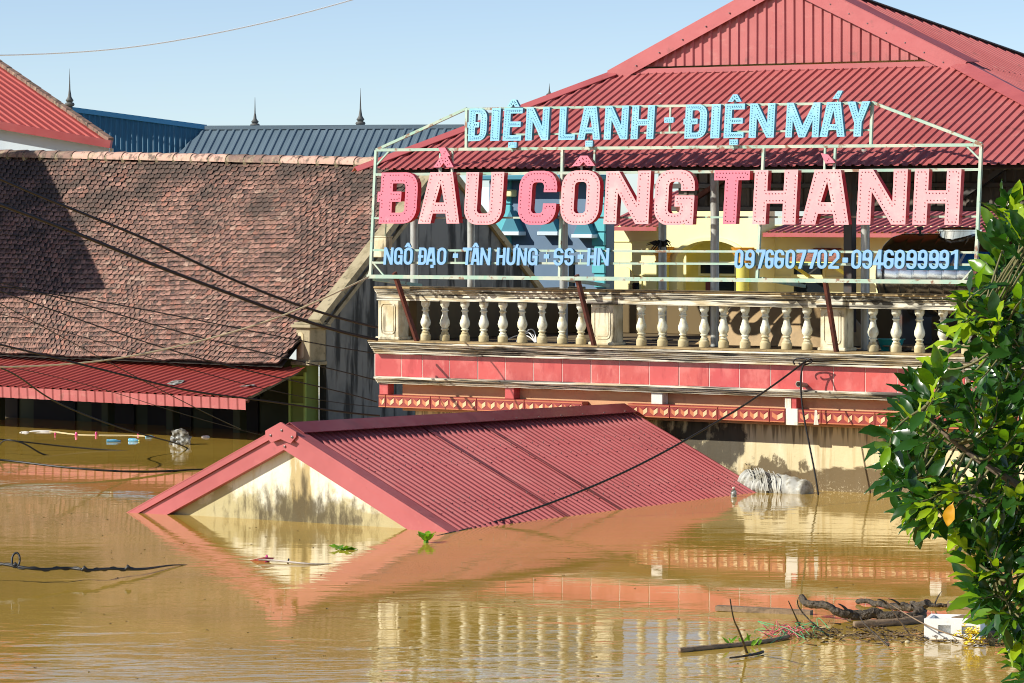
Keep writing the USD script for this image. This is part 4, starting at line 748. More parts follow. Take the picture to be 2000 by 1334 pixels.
for k in range(nrd):
    a0, a1 = k / nrd, (k + 1.08) / nrd; p, q = roofp(a0, 0), roofp(a1, 0); V = []; d = (q - p); Y = np.array([0, 1.0, 0])
    for i, (pp, rr_) in enumerate(((p, 0.135), (q, 0.115))):
        for g in np.linspace(-0.15, PI + 0.15, 9):
            for ro in (rr_, rr_ - 0.02): V.append(pp + Y * math.cos(g) * ro * 1.1 + np.array([0, 0, 0.03 + math.sin(g) * ro * 1.05]))
    f = []
    for j in range(8):
        o0, o1, i0, i1 = 2 * j, 2 * j + 2, 2 * j + 1, 2 * j + 3; n = 18
        f += [(o0, o1, n + o1), (o0, n + o1, n + o0), (o0, i0, i1), (o0, i1, o1), (n + o0, n + o1, n + i1), (n + o0, n + i1, n + i0)]
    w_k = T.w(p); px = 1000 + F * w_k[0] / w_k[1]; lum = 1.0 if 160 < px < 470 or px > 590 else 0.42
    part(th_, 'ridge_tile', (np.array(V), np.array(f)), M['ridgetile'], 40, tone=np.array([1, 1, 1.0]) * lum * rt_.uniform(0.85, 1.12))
    if k % 1 == 0: part(th_, 'mortar_joint', cat([(lathe([(0.001, -0.04), (0.12, -0.03), (0.15, 0.0), (0.12, 0.05), (0.001, 0.06)], 10, (0, 0, 0), 'x')[0] * [1, 1, 0.85] + p + [0, 0, 0.02], lathe([(0.001, -0.04), (0.12, -0.03), (0.15, 0.0), (0.12, 0.05), (0.001, 0.06)], 10)[1])]), M['coping'])
# gable end
gz = RR[2] + 0.02; gp = (RR[2] - ER[2]) / (tr_ - te_)
gpoly = Polygon([(0.45, -1.0), (0.45, gz - gp * (tr_ - 0.45)), (tr_, gz), (2 * tr_ - 0.45 + 0.5, gz - gp * (tr_ + 0.05)), (2 * tr_ + 0.05, -1.0)])
part(th_, 'gable_wall', xtr(gpoly, lambda x, y, e: (-0.12 + e * 0.16, x, y), 1.0), M['darkplaster'])
def cop(t0, t1, z0, z1): return slab([(-0.17, t0, z0), (0.11, t0, z0), (0.11, t1, z1), (-0.17, t1, z1)], 0.11)
part(th_, 'gable_coping', cop(0.2, tr_, gz - gp * (tr_ - 0.2) + 0.16, gz + 0.16), M['coping']); part(th_, 'gable_coping', cop(tr_, 2 * tr_ + 0.5, gz + 0.16, gz - gp * (tr_ + 0.5) + 0.16), M['coping'])
part(th_, 'gable_coping', slab([(0.042, 0.35, gz - gp * (tr_ - 0.35) - 0.10), (0.10, 0.35, gz - gp * (tr_ - 0.35) - 0.10), (0.10, tr_, gz - 0.10), (0.042, tr_, gz - 0.10)], 0.07), M['coping'])
pa = T.hit(578, 640, t=0.02); pz = T.hit(600, 706, t=0.02)
p = part(th_, 'corner_pillar', cat([cb(pa[0], 0.045, 0.02, 0.44, pz[2], pa[2] + 0.0, 0.01)]), M['coping'])
part(p, 'niche', xtr(rr(pa[0] + 0.05, pz[2] + 0.05, pa[0] + 0.19, pa[2] - 0.08, 0.06), lambda x, y, e: (x, 0.008 + e * 0.011, y), 1.0), M['stone'])
part(p, 'pillar_cap', cat([cb(pa[0] - 0.07, 0.12, -0.05, 0.5, pa[2] + 0.002, pa[2] + 0.06, 0.01), cb(pa[0] - 0.03, 0.08, -0.01, 0.46, pa[2] + 0.0605, pa[2] + 0.10, 0.01)]), M['coping'])
part(p, 'pillar_foot', cb(pa[0] - 0.08, 0.09, -0.04, 0.43, pz[2] - 0.07, pz[2] - 0.002, 0.01), M['coping'])
# front under the eave
part(th_, 'front_wall', cb(-16, -0.55, 0.6, 0.8, -1, 1.30), M['greenshaded'])
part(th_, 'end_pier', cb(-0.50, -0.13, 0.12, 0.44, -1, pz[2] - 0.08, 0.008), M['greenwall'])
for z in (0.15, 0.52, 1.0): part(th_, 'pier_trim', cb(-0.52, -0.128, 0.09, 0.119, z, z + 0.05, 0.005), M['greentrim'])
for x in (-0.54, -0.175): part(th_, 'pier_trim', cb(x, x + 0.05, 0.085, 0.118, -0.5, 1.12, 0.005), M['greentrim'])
for k, x in enumerate((-2.9, -4.6, -6.1, -7.7, -9.3)):
    p = part(th_, 'doorway', cb(x, x + 1.15, 0.56, 0.598, -0.8, 0.62, 0.004), M['darkroom']); part(p, 'lintel', cb(x - 0.08, x + 1.23, 0.55, 0.597, 0.622, 0.70, 0.006), M['greenshaded'])
for x in (-1.6, -3.3, -5.0, -8.0): part(th_, 'porch_post', cb(x - 0.09, x + 0.09, -0.15, 0.03, -1, 1.05, 0.01), M['greenshaded'])
fr_ = T.hit(481, 778, t=-2.25); fl_ = T.hit(-160, 739, t=-2.25); br_ = T.hit(598, 717, t=-0.1); bl_ = T.hit(-160, 683, t=-0.1); br_[2] -= 0.02
bl_[2] = br_[2] + 0.02; fl_[2] = fr_[2] + 0.02
aw = part(th_, 'awning', tube([fr_ + [0, .05, -.05], fl_ + [0, .05, -.05]], 0.03), M['rust'])
for s in corr([fl_, fr_, br_, bl_], (1, 0, 0), 0.20, 0.024, ribs=5, seed=21, wob=0.01): part(aw, 'awning_sheet', s, M['orangered'], 20)
fz = np.array([0, -0.01, -0.20])
for s in corr([fl_ + [0, -0.02, -0.005], fr_ + [0, -0.02, -0.005], fr_ + fz, fl_ + fz], (1, 0, 0), 0.22, 0.02, ribs=5, seed=22): part(aw, 'fascia_sheet', s, M['red'], 20)
for k in range(7): f_ = (k + .15) / 7; part(aw, 'rafter', bar(fr_ + (fl_ - fr_) * f_ + [0, .08, -.06], br_ + (bl_ - br_) * f_ + [0, 0, -.08], 0.05), M['darksteel'])
for (px, py, w, hgt) in [(342, 752, .34, .20), (1300 / 2.7, 746, .28, .09)]:
    t = -1.55; q = T.hit(px if px < 400 else 485, py, t=t); zz = fr_[2] + (br_[2] - fr_[2]) * (t + 2.25) / 2.15 + 0.03
    v = [(q[0] + rt_.uniform(-w, w) * .6, t + rt_.uniform(-hgt, hgt), zz + (br_[2] - fr_[2]) / 2.15 * 0 + rt_.uniform(0, .02)) for _ in range(14)]
    sl = (br_[2] - fr_[2]) / 2.15; v = np.array([(x, y, z + sl * (y - t)) for x, y, z in v]); h = trimesh.convex.convex_hull(v)
    hv = np.array([T.w(p) for p in h.vertices]); solo('plastic_scrap', 'grey and black plastic scrap lying on the red awning, nearer the left edge' if px < 400 else 'flat pale scrap lying near the right end of the red awning', 'scrap', (hv, np.array(h.faces)), M['clearplastic'])

# ------------------------------------------------------------------ houses behind
def place(fr, pts, ts): return [fr.hit(x, y, t=t) for (x, y), t in zip(pts, ts)]
Aq = at(215, 280, 82); A_ = Fr(Aq[0], Aq[1], 24)
hh = thing('red_roof_house', 'pale blue house with orange red sheet roof at the left edge', 'house', A_)
tipp, topp, lowl = A_.hit(217, 279, t=-0.25), A_.hit(0, 128, t=3.2), A_.hit(-150, 216, t=-1.2)
P4 = [topp + (lowl - tipp), topp, tipp, lowl]; rk = P4[2] - P4[1]
for s in corr(P4, np.cross(np.cross(P4[1] - P4[0], rk), rk), 0.17, 0.03, ribs=8, seed=31): part(hh, 'roof_sheet', s, M['orangered'], 20)
part(hh, 'verge_trim', cat([bar(P4[1] + (P4[2] - P4[1]) * f0 + [0.03, 0, 0.04], P4[1] + (P4[2] - P4[1]) * (f0 + 0.088) + [0.03, 0, 0.05], 0.13, 0.08) for f0 in np.linspace(-0.1, 0.9, 12)]), M['ridgetile'], tone=(0.45, 0.42, 0.4))
part(hh, 'gutter', cat([bar(P4[2] + [0.03, -0.05, -0.035], P4[3] + [0, -0.05, -0.035], 0.16, 0.17)]), M['deepred'])
wa_, wb_ = P4[2] + [-.12, .12, .0], P4[3] + [0, .12, .0]; wa0, wb0 = wa_.copy(), wb_.copy(); wa0[2] = wb0[2] = -1; wz = wa_[2]
part(hh, 'wall', slab([wa0, wa_, wb_, wb0][::-1], -0.2), M['paleblue'])
part(hh, 'downpipe', tube([(P4[2][0] - 0.06, -0.12, wz - 0.12), (P4[2][0] - 0.06, -0.12, -1)], 0.04, 8), M['white'])
Bq = at(402, 251, 92); B_ = Fr(Bq[0], Bq[1], 12)
bh = thing('blue_roof_house', 'house with slate blue sheet roofs and spiked finials behind the tile roof', 'house', B_)
rz = B_.hit(402, 251, t=0)[2]
rgt = B_.hit(905, 251, t=0)[0]; lo = 3.2
q = [np.array([0, 0, rz]), np.array([rgt, 0, rz]), np.array([rgt - 1.0, -lo, rz - 1.9]), np.array([-1.2, -lo, rz - 1.9])]
for s in corr(q, (1, 0, 0), 0.20, 0.03, ribs=6, seed=41): part(bh, 'roof_sheet', s, M['bluesheet'], 20)
part(bh, 'ridge_cap', bar((0, 0, rz + 0.02), (rgt, 0, rz + 0.02), 0.22, 0.10), M['bluesheet'])
lf3 = B_.hit(138, 216, t=-2.0); q2 = [np.array([0, 0, rz]), lf3, lf3 + [1.3, -1.2, -2.3], np.array([0.0, -0.9, rz - 1.9])]
nrm = np.cross(q2[1] - q2[0], q2[3] - q2[0]); ra, rb = B_.hit(231, 315, t=0.0), B_.hit(231, 315, t=-6.0); q2[2] = ra + (rb - ra) * ((q2[0] - ra) @ nrm) / ((rb - ra) @ nrm)
for s in corr(q2, q2[1] - q2[0], 0.14, 0.015, ribs=6, seed=42): part(bh, 'wing_sheet', s, M['tealsheet'], 20)
part(bh, 'wing_cap', bar(q2[0] + [0, 0, 0.03], lf3 + [0, 0, 0.03], 0.14, 0.12), M['tealcap'])
part(bh, 'white_verge', bar(lf3 + [0.0, 0, -0.05], q2[2] + [0.05, 0, 0.0], 0.12, 0.10), M['paleblue'])
part(bh, 'valley', bar(q2[0] + [0, -0.02, -0.02], q2[3] + [0, -0.02, 0], 0.10, 0.06), M['bluesheet'])
part(bh, 'wall', cb(0.6, rgt - 1.5, -lo + 0.6, 3, -1, rz - 1.75), M['paleblue'])
FIN = [(0.11, 0.0), (0.12, 0.06), (0.07, 0.10), (0.12, 0.16), (0.14, 0.22), (0.12, 0.29), (0.07, 0.33), (0.10, 0.38), (0.11, 0.43), (0.08, 0.50), (0.05, 0.60), (0.035, 0.80), (0.022, 0.95), (0.016, 1.2), (0.004, 1.0 + 0.95)]
for px, py, base_, top in [(136, 0, 213, 134), (498, 0, 251, 190), (704, 0, 250, 172)]:
    c = B_.hit(px, base_, t=-2.0 if px < 200 else 0.0); k = (B_.hit(px, top, t=c[1])[2] - c[2]) / FIN[-1][1]
    part(bh, 'finial', lathe([(r_ * (0.85 + 0.15 * k), z * k) for r_, z in FIN], 10, c), M['spire'], 40)
Gq = at(1073, 190, 96); fs = thing('far_finial', 'thin spire tip poking above the big red roof left slope', 'finial', loc=(Gq[0], Gq[1], Gq[2]))
kx = (at(1073, 163, 96)[2] - Gq[2]) / FIN[-1][1]; part(fs, 'spike', lathe([(r_ * 0.8, z * kx) for r_, z in FIN], 10), M['spire'], 40)
part(fs, 'mast', lathe([(0.06, -Gq[2]), (0.06, 0.02)], 8), M['spire'])
# blue house seen between the posts
Cq = at(985, 560, 74); C_ = Fr(Cq[0], Cq[1], 35)
ch = thing('blue_house', 'blue grey house with teal corner blocks seen between the sign posts', 'house', C_)
def cx(px, py=480, t=0.0): return C_.hit(px, py, t=t)[0]
def cz(py, px=1080, t=0.0): return C_.hit(px, py, t=t)[2]
part(ch, 'wall', cb(cx(955), cx(1184), 0.0, 0.3, -1, cz(352), 0.01), M['blueshaded'])
part(ch, 'side_wall', cb(cx(925), cx(954), 0.1, 0.3, -1, cz(365), 0.01), M['paleblue'])
for (a, b) in ((970, 1000), (1163, 1184)):
    z = cz(560); k = 0
    while z < cz(360): part(ch, 'quoin_block', cb(cx(a) - (0.05 if k % 2 else 0), cx(b), -0.05 - (0.012 if k % 2 else 0), 0.0 - 0.001, z, z + 0.255, 0.012), M['quoin']); z += 0.275; k += 1
part(ch, 'eave', cb(cx(950), cx(1190), -0.5, 0.3, cz(352) + 0.002, cz(342), 0.02), M['quoindark'])
part(ch, 'cornice', cb(cx(985), cx(1010), -0.2, -0.002, cz(384), cz(370), 0.02), M['yellow'], label='small yellow cornice block')
for a, y in ((1008, 452), (1083, 452), (1150, 457)):
    x, z = cx(a, 450), cz(y, a)
    p = part(ch, 'window_hood', xtr(Polygon([(x - 0.22, z), (x + 0.22, z), (x, z + 0.42)]), lambda X, Y, e: (X, -0.22 + e * 0.218, Y), 1.0), M['quoindark']); part(p, 'hood_sill', cb(x - 0.25, x + 0.25, -0.26, -0.002, z - 0.08, z - 0.002, 0.01), M['paleblue'])
for a, b, y0, y1 in ((1000, 1014, 498, 575), (1034, 1042, 510, 575), (1112, 1122, 500, 575)): part(ch, 'window', cb(cx(a, 530), cx(b, 530), -0.03, -0.002, cz(y1), cz(y0), 0.005), M['glassdark'])
# yellow house
Yq = at(1182, 560, 76); Y_ = Fr(Yq[0], Yq[1], 35)
yh = thing('yellow_house', 'pale yellow house with arched porch and low red roof behind the sign', 'house', Y_)
def yx(px, py=500, t=0.0): return Y_.hit(px, py, t=t)[0]
def yz(py, px=1450, t=0.0): return Y_.hit(px, py, t=t)[2]
xw0, xw1 = yx(1182), yx(2150)
part(yh, 'wall', cb(xw0, xw1, 0.0, 6, -1, yz(441), 0.01), M['yellow'])
for py in (470, 488, 510, 536): part(yh, 'wall_band', cb(xw0 + 0.01, yx(1300), -0.025, -0.001, yz(py, 1240) - 0.03, yz(py, 1240), 0.006), M['yellow'])
for py in (540,): part(yh, 'wall_band', cb(yx(1500), xw1, -0.025, -0.001, yz(py, 1650) - 0.05, yz(py, 1650), 0.006), M['yellow'])
for x0p, x1p, ya, yb, xs_ in ((1172, 1283, 375, 443, 7), (1492, 2100, 405, 452, 10)):
    a, b = Y_.hit(x0p, yb, t=-0.6), Y_.hit(x1p, yb + (0 if x1p < 1400 else 8), t=-0.6); c2, d2 = Y_.hit(x1p, ya, t=1.9), Y_.hit(x0p, ya, t=1.9)
    zl = (a[2] + b[2]) / 2; zu = yz(ya, (x0p + min(x1p, 1900)) / 2, 1.9); P = [np.array([a[0], -0.6, zl]), np.array([b[0], -0.6, zl]), np.array([b[0], 1.9, zu]), np.array([a[0], 1.9, zu])]
    for s in corr(P, (1, 0, 0), 0.17, 0.03, ribs=7, seed=51): part(yh, 'roof_sheet', s, M['red'], 20)
    part(yh, 'roof_edge', bar(P[0] + [0, -0.02, -0.04], P[1] + [0, -0.02, -0.04], 0.05, 0.08), M['redflash'])
part(yh, 'corner_post', cb(yx(1182, 500, -0.5), yx(1193, 500, -0.5), -0.55, -0.42, -1, yz(440, 1187, -0.5)), M['shutter'])
tp_ = -0.7
def arcx(px): return yx(px, 500, tp_)
def arcz(py): return yz(py, 1390, tp_)
ao = Polygon([(arcx(1288), -1), (arcx(1288), arcz(405)), (arcx(1480), arcz(405)), (arcx(1480), -1)])
ccx, sp = (arcx(1322) + arcx(1458)) / 2, arcz(512); rx, rz_ = (arcx(1458) - arcx(1322)) / 2, arcz(470) - arcz(512)
el = affinity.scale(LineString([(0, 0), (0, 1e-6)]).buffer(1, quad_segs=24), rx, rz_); el = affinity.translate(el, ccx, sp)
hole = el.union(box(ccx - rx, -1.2, ccx + rx, sp))
part(yh, 'porch_front', xtr(ao.difference(hole), lambda x, y, e: (x, tp_ + e * 0.25, y), 1.0), M['yellow'])
ring = affinity.scale(el, 1.10, 1.16, origin=(ccx, sp)).difference(el).intersection(box(ccx - 9, sp, ccx + 9, sp + 9))
part(yh, 'arch_moulding', xtr(ring, lambda x, y, e: (x, tp_ - 0.06 + e * 0.059, y), 1.0), M['yellow'])
part(yh, 'porch_back', cb(ccx - rx - 0.1, ccx + rx + 0.1, -0.20, -0.002, -1, arcz(462)), M['yellowdeep'])
part(yh, 'porch_side', cb(arcx(1480) - 0.25, arcx(1480) - 0.02, tp_ + 0.252, -0.002, -1, arcz(405)), M['yellow'])
for px in (1314, 1470):
    x = arcx(px) - 0.1; z0 = arcz(512)
    p = part(yh, 'column', lathe([(0.13, -1), (0.13, z0 - 0.02)], 16, (x, tp_ - 0.22, 0)), M['yelcol'], 40)
    part(p, 'capital', lathe([(0.13, z0 - 0.02), (0.17, z0), (0.14, z0 + 0.03), (0.15, z0 + 0.12), (0.23, z0 + 0.22), (0.19, z0 + 0.23), (0.24, z0 + 0.30), (0.001, z0 + 0.30)], 10, (x, tp_ - 0.22, 0)), M['capital'])
def win(a, b, y0, y1, t, frm=True):
    p = part(yh, 'window', cb(yx(a, y0, t) - 0.06, yx(b, y0, t) + 0.06, t - 0.03, t - 0.001, yz(y1, a, t) - 0.05, yz(y0, a, t) + 0.05, 0.006), M['yellow'])
    part(p, 'pane', cb(yx(a, y0, t), yx(b, y0, t), t - 0.035, t - 0.0305, yz(y1, a, t), yz(y0, a, t), 0.002), M['glassdark'])
win(1370, 1436, 514, 534, -0.202); win(1398, 1436, 548, 580, -0.202); win(1552, 1608, 506, 536, 0.0); win(1552, 1612, 552, 590, 0.0); win(1228, 1250, 552, 590, 0.0)
part(yh, 'shutter', cb(yx(1378, 550, -0.24), yx(1397, 550, -0.24), -0.25, -0.22, -0.5, yz(548, 1385, -0.24)), M['shutter']); part(yh, 'shutter', cb(yx(1437, 550, -0.24), yx(1456, 550, -0.24), -0.25, -0.22, -0.5, yz(548, 1440, -0.24)), M['shutter'])
a, b = Y_.hit(1536, 505, t=-0.7), Y_.hit(1632, 505, t=-0.7); zz = a[2]; z2 = yz(484, 1585, -0.05)
p = part(yh, 'window_awning', slab([(a[0], -0.7, zz), (b[0], -0.7, zz), (b[0] - 0.25, -0.03, z2), (a[0] + 0.25, -0.03, z2)], 0.05), M['rooftile'], tone=(1.1, 0.8, 0.75)); part(p, 'fascia', cb(a[0], b[0], -0.69, -0.62, zz - 0.13, zz - 0.06, 0.01), M['yellowdeep'])
for x in (a[0] + 0.1, b[0] - 0.1): part(p, 'bracket', bar((x, -0.6, zz - 0.14), (x, -0.03, zz - 0.35), 0.05), M['yelcol'])
a, b = Y_.hit(1710, 505, t=-0.7), Y_.hit(1800, 505, t=-0.7)
p = part(yh, 'window_awning', slab([(a[0], -0.7, zz), (b[0], -0.7, zz), (b[0] - 0.25, -0.03, z2), (a[0] + 0.25, -0.03, z2)], 0.05), M['rooftile'], tone=(1.1, 0.8, 0.75)); part(p, 'fascia', cb(a[0], b[0], -0.69, -0.62, zz - 0.13, zz - 0.06, 0.01), M['yellowdeep'])
part(yh, 'arch_door', xtr(rr(yx(1200), -1, yx(1238), yz(520, 1220), 0.45), lambda x, y, e: (x, -0.035 + e * 0.034, y), 1.0), M['yellow'])
# neighbour left of the picture whose roof slab shades the tile roof
nq = at(-700, 560, 59); N_ = Fr(nq[0], nq[1], 40)

nb = thing('neighbour_canopy', 'neighbouring roof canopy on posts outside the left edge', 'canopy', T)
sl_ = np.array([SUN[:2] @ T.u, SUN[:2] @ T.n, SUN[2]]); nT = np.cross(RL - RR, ER - RR)
def onroof(px, py):
    a, b = T.hit(px, py, t=0.0), T.hit(px, py, t=8.0); return a + (b - a) * ((RR - a) @ nT) / ((b - a) @ nT)
cA, cB = onroof(205, 562) + sl_ * 6, onroof(80, 300) + sl_ * 6; cD = cA + (onroof(0, 582) - onroof(205, 562)) * 2.2; cC = cB + (cD - cA)
for s in corr([cD, cA, cB, cC], cA - cD, 0.2, 0.03, ribs=6, seed=61): part(nb, 'roof_sheet', s, M['red'], 20)
for q in (cC * .95 + cA * .05, cD * .95 + cB * .05, cC * .7 + cB * .3, cD * .7 + cA * .3): part(nb, 'post', lathe([(0.05, -1), (0.05, q[2] - 0.05)], 10, (q[0], q[1], 0)), M['steel'])
# ------------------------------------------------------------------ tree at the right
rd = np.random.default_rng(21)
DT = 19.0; tree = thing('broadleaf_tree', 'glossy broad leaved tree reaching in from the right over the water', 'tree', loc=(*at(2190, 1900, DT)[:2], 0.0))
TO = np.array([*at(2190, 1900, DT)[:2], 0.0])
outline = Polygon([(1965, 392), (2010, 380), (2320, 250), (2330, 1560), (2040, 1400), (1985, 1330), (1962, 1240), (1905, 1190), (1893, 1105), (1850, 1040), (1775, 1010), (1730, 945), (1728, 880), (1765, 800), (1785, 735), (1850, 700), (1868, 650), (1868, 590), (1905, 560), (1935, 520), (1950, 450)])
trunk = spline([at(2190, 1960, DT), at(2200, 1500, DT + .1), at(2160, 1100, DT), at(2190, 760, DT), at(2150, 420, DT)], 30)
part(tree, 'trunk', (lambda m: (m[0] - TO, m[1]))(tube(trunk, np.linspace(0.14, 0.04, 30), 10)), M['bark'], True)
limbs = [[(2165, 1130), (2080, 1010), (1960, 930), (1860, 860), (1800, 800)], [(2190, 800), (2090, 740), (1990, 690), (1920, 610)], [(2160, 1100), (2090, 1060), (1980, 1000), (1880, 965), (1800, 925)], [(2195, 1300), (2100, 1240), (2010, 1180), (1940, 1120)], [(2170, 560), (2080, 540), (2000, 500), (1975, 440)], [(2180, 900), (2050, 860), (1930, 790), (1880, 720)], [(2195, 1400), (2100, 1340), (2030, 1290)]]
nodes = []
for k, l in enumerate(limbs):
    dd = DT + (k - 3) * 0.25 + np.linspace(0, rd.uniform(-0.5, 0.5), len(l)); pts = spline([at(x, y, d) for (x, y), d in zip(l, dd)], 26)
    part(tree, 'limb', (lambda m: (m[0] - TO, m[1]))(tube(pts, np.linspace(0.035, 0.008, 26), 6)), M['bark'], True); nodes += list(pts[5:])
nodes = np.array(nodes + list(trunk[8:]))
def leaf(base, d, up, L, Wd, bend):
    d = d / np.linalg.norm(d); s = np.cross(d, up); s /= np.linalg.norm(s) + 1e-9; n = np.cross(s, d)
    prof = [(0.0, 0.03), (0.08, 0.10), (0.26, 0.58), (0.46, 0.95), (0.64, 0.98), (0.82, 0.66), (0.93, 0.28), (1.0, 0.0)]; v = []
    for t, w in prof:
        c = base + d * L * t + n * (-bend * L * t * t); ww = Wd / 2 * w; wv_ = 0.004 * math.sin(t * 17)
        v += [c - s * ww + n * (ww * 0.35 + wv_), c, c + s * ww + n * (ww * 0.35 - wv_)]
    f = []
    for i in range(len(prof) - 1):
        for j in (0, 1): a = i * 3 + j; f += [(a, a + 1, a + 4), (a, a + 4, a + 3)]
    return np.array(v), np.array(f)
centres = []; tries = 0
minx, miny, maxx, maxy = outline.bounds
from shapely.geometry import Point
while len(centres) < 345 and tries < 20000:
    tries += 1; x, y = rd.uniform(minx, 2120), rd.uniform(350, 1480)
    if not outline.contains(Point(x, y)): continue
    if 1840 < x < 1935 and 840 < y < 980 and rd.random() < 0.8: continue
    if y > 620 and meshkit.fbm(np.array([[x / 90, y / 90, 3.3]]), 2, 4)[0] < 0.30: continue
    d = DT + rd.uniform(-0.9, 0.9)
    if all((x - a) ** 2 + (y - b) ** 2 + ((d - c) * 90) ** 2 > 26 ** 2 for a, b, c in centres): centres.append((x, y, d))
for x, y in [(1755, 905), (1760, 935), (1770, 870), (1800, 985), (1815, 1015), (1790, 780), (1812, 760), (1925, 1140), (1975, 415), (2000, 400), (1962, 500), (1945, 530), (1985, 440), (1950, 470), (1905, 575), (1880, 600), (1800, 745), (1830, 715), (1745, 890), (1740, 940), (1790, 1035), (1905, 1170), (1760, 800), (1860, 665)]: centres.append((x, y, DT + rd.uniform(-.3, .3)))
LV, TW = [], []
for x, y, d in centres:
    tip = at(x, y, d); j = np.argmin(np.linalg.norm(nodes - tip, axis=1) + rd.uniform(0, .12, len(nodes))); st = nodes[j]
    mid = (st + tip) / 2 + rd.normal(0, 0.03, 3) + [0, 0, -0.04]; tw = spline([st, mid, tip], 10); TW.append(tube(tw, np.linspace(0.008, 0.0035, 10), 5))
    ax_ = tw[-1] - tw[-3]; ax_ /= np.linalg.norm(ax_); ref = np.cross(ax_, [0, 0, 1.0]); ref /= np.linalg.norm(ref); r2 = np.cross(ax_, ref)
    young = rd.random() < 0.30; nl = rd.integers(6, 10); ph = rd.uniform(0, 6)
    for k in range(nl):
        a = ph + k * 2.4; f_ = k / nl; b = tip - ax_ * (0.15 * (1 - f_) ** 1.0) ; out = math.cos(a) * ref + math.sin(a) * r2
        dr = ax_ * (0.45 + 0.7 * f_) + out * (0.85 - 0.45 * f_) + np.array([-0.25, -0.05, 0.02]); L = rd.uniform(0.12, 0.20) * (0.75 if f_ > .8 else 1)
        up = np.array([0, 0, 1.0]) + rd.normal(0, 0.35, 3) + np.array([-0.3, -0.4, 0]); m = leaf(b, dr, up, L, L * rd.uniform(0.31, 0.40), rd.uniform(0.0, 0.28))
        g = rd.uniform(0.75, 1.25)
        if young and f_ > 0.45: tn = np.array([0.30, 0.43, 0.015]) * g
        elif rd.random() < 0.2: tn = np.array([0.13, 0.26, 0.012]) * g
        else: tn = np.array([0.024, 0.082, 0.012]) * g
        c = m[0].mean(0); q = (1000 + F * c[0] / c[1], YH + F * (H - c[2]) / c[1]); LV.append((c[1] + (5 if q[0] > 2010 or not 0 < q[1] < 1334 else 0), m, tn))
m = leaf(at(1862, 980, DT - 1.0), at(1848, 1025, DT - 1.0) - at(1862, 980, DT - 1.0), np.array([-.5, -1, .3]), 0.125, 0.065, 0.2); LV.append((0, m, np.array([0.72, 0.36, 0.02])))
LV.sort(key=lambda l: l[0])
for k, (_, m, tn) in enumerate(LV[:300]): part(tree, 'leaf', (m[0] - TO, m[1]), M['leaf'], True, label='orange yellow dying leaf' if k == 0 else None, tone=tn)
part(tree, 'leaf', (lambda q: (q[0] - TO, q[1]))(cat([l[1] for l in LV[300:]])), M['leaf'], True, kind='stuff', tone=np.repeat([l[2] for l in LV[300:]], 24, 0))
part(tree, 'twig', (lambda q: (q[0] - TO, q[1]))(cat(TW)), M['twig'], True, kind='stuff')

# ------------------------------------------------------------------ cables and strings
def wire(name, label, cat_, px, d0, d1, r, m='cable', n=70, group=None):
    l = len(px); D = np.linspace(d0, d1, l); return solo(name, label, cat_, tube(spline([at(x, y, d) for (x, y), d in zip(px, D)], n), r, 6), M[m], True, group)
wire('power_cable', 'thickest black cable sagging across the tile roof to the shop corner', 'cable', [(-120, 352), (0, 399), (150, 456), (300, 517), (450, 574), (600, 628), (737, 663)], 50, 55.6, 0.026, group='cables strung across to the shop')
wire('power_cable', 'upper twin strand black cable crossing the tile roof', 'cable', [(-120, 292), (0, 349), (140, 408), (300, 474), (460, 548), (620, 608), (737, 639)], 50, 55.6, 0.020, group='cables strung across to the shop')
wire('power_cable', 'cable sagging in front of the red awning to the shop', 'cable', [(-100, 652), (0, 673), (111, 700), (259, 737), (370, 763), (481, 778), (629, 799), (741, 812)], 50, 55.6, 0.015, group='cables strung across to the shop')
wire('phone_wire', 'thin wire meeting the shop level with its ledge', 'wire', [(-80, 545), (40, 565), (200, 590), (370, 622), (560, 660), (733, 690)], 51, 55.6, 0.009, group='thin wires strung to the shop')
wire('phone_wire', 'thin wire ending beside the red tiles of the shop', 'wire', [(-80, 530), (40, 562), (200, 605), (350, 648), (560, 700), (733, 742)], 51, 55.6, 0.009, group='thin wires strung to the shop')
wire('phone_wire', 'thin wire dropping across the tile roof edge to the lower cornice', 'wire', [(-80, 540), (0, 568), (200, 640), (420, 708), (600, 750), (736, 785)], 51, 55.6, 0.009, group='thin wires strung to the shop')
wire('phone_wire', 'thinnest wire over the grey gable wall', 'wire', [(-60, 600), (100, 640), (300, 700), (520, 760), (738, 795)], 51, 55.6, 0.006, group='thin wires strung to the shop')
wire('phone_wire', 'thin wire slanting from the tile roof into the awning shade', 'wire', [(-60, 560), (60, 625), (180, 690), (330, 770), (470, 838)], 52, 60, 0.007, group='thin wires strung to the shop')
wire('phone_wire', 'faint wire across the bright left part of the awning', 'wire', [(-60, 705), (60, 725), (200, 760), (330, 800), (520, 852)], 52, 60, 0.005, group='thin wires strung to the shop')
c = water(366, 875); wire('drooping_cable', 'black cable drooping past the awning into the water by the plastic bag', 'cable', [(-80, 690), (0, 718), (44, 741), (92, 775), (166, 810), (259, 843), (330, 862), (368, 877)], 56, c[1], 0.013)
wire('rope', 'beige rope tied from the left to the sign corner', 'rope', [(-120, 719), (0, 717), (185, 706), (370, 671), (555, 615), (681, 560), (720, 541)], 51, 55.0, 0.013, 'rope')
wire('sky_string', 'thin white string high in the sky', 'string', [(-60, 110), (0, 108), (200, 98), (400, 69), (560, 34), (700, -4)], 40, 44, 0.008, 'string')
p0, p1 = water(838, 1049), S.w(S.hit(1578, 702, t=-0.26))
def wpts(px, a, b): D = np.linspace(a, b, len(px)); return [at(x, y, d) for (x, y), d in zip(px, D)]
dg = spline([p0 + [0, 0, -.02]] + wpts([(860, 1046), (960, 1021), (1200, 931), (1400, 824), (1500, 760)], p0[1] + .3, p1[1] - .8) + [p1], 80)
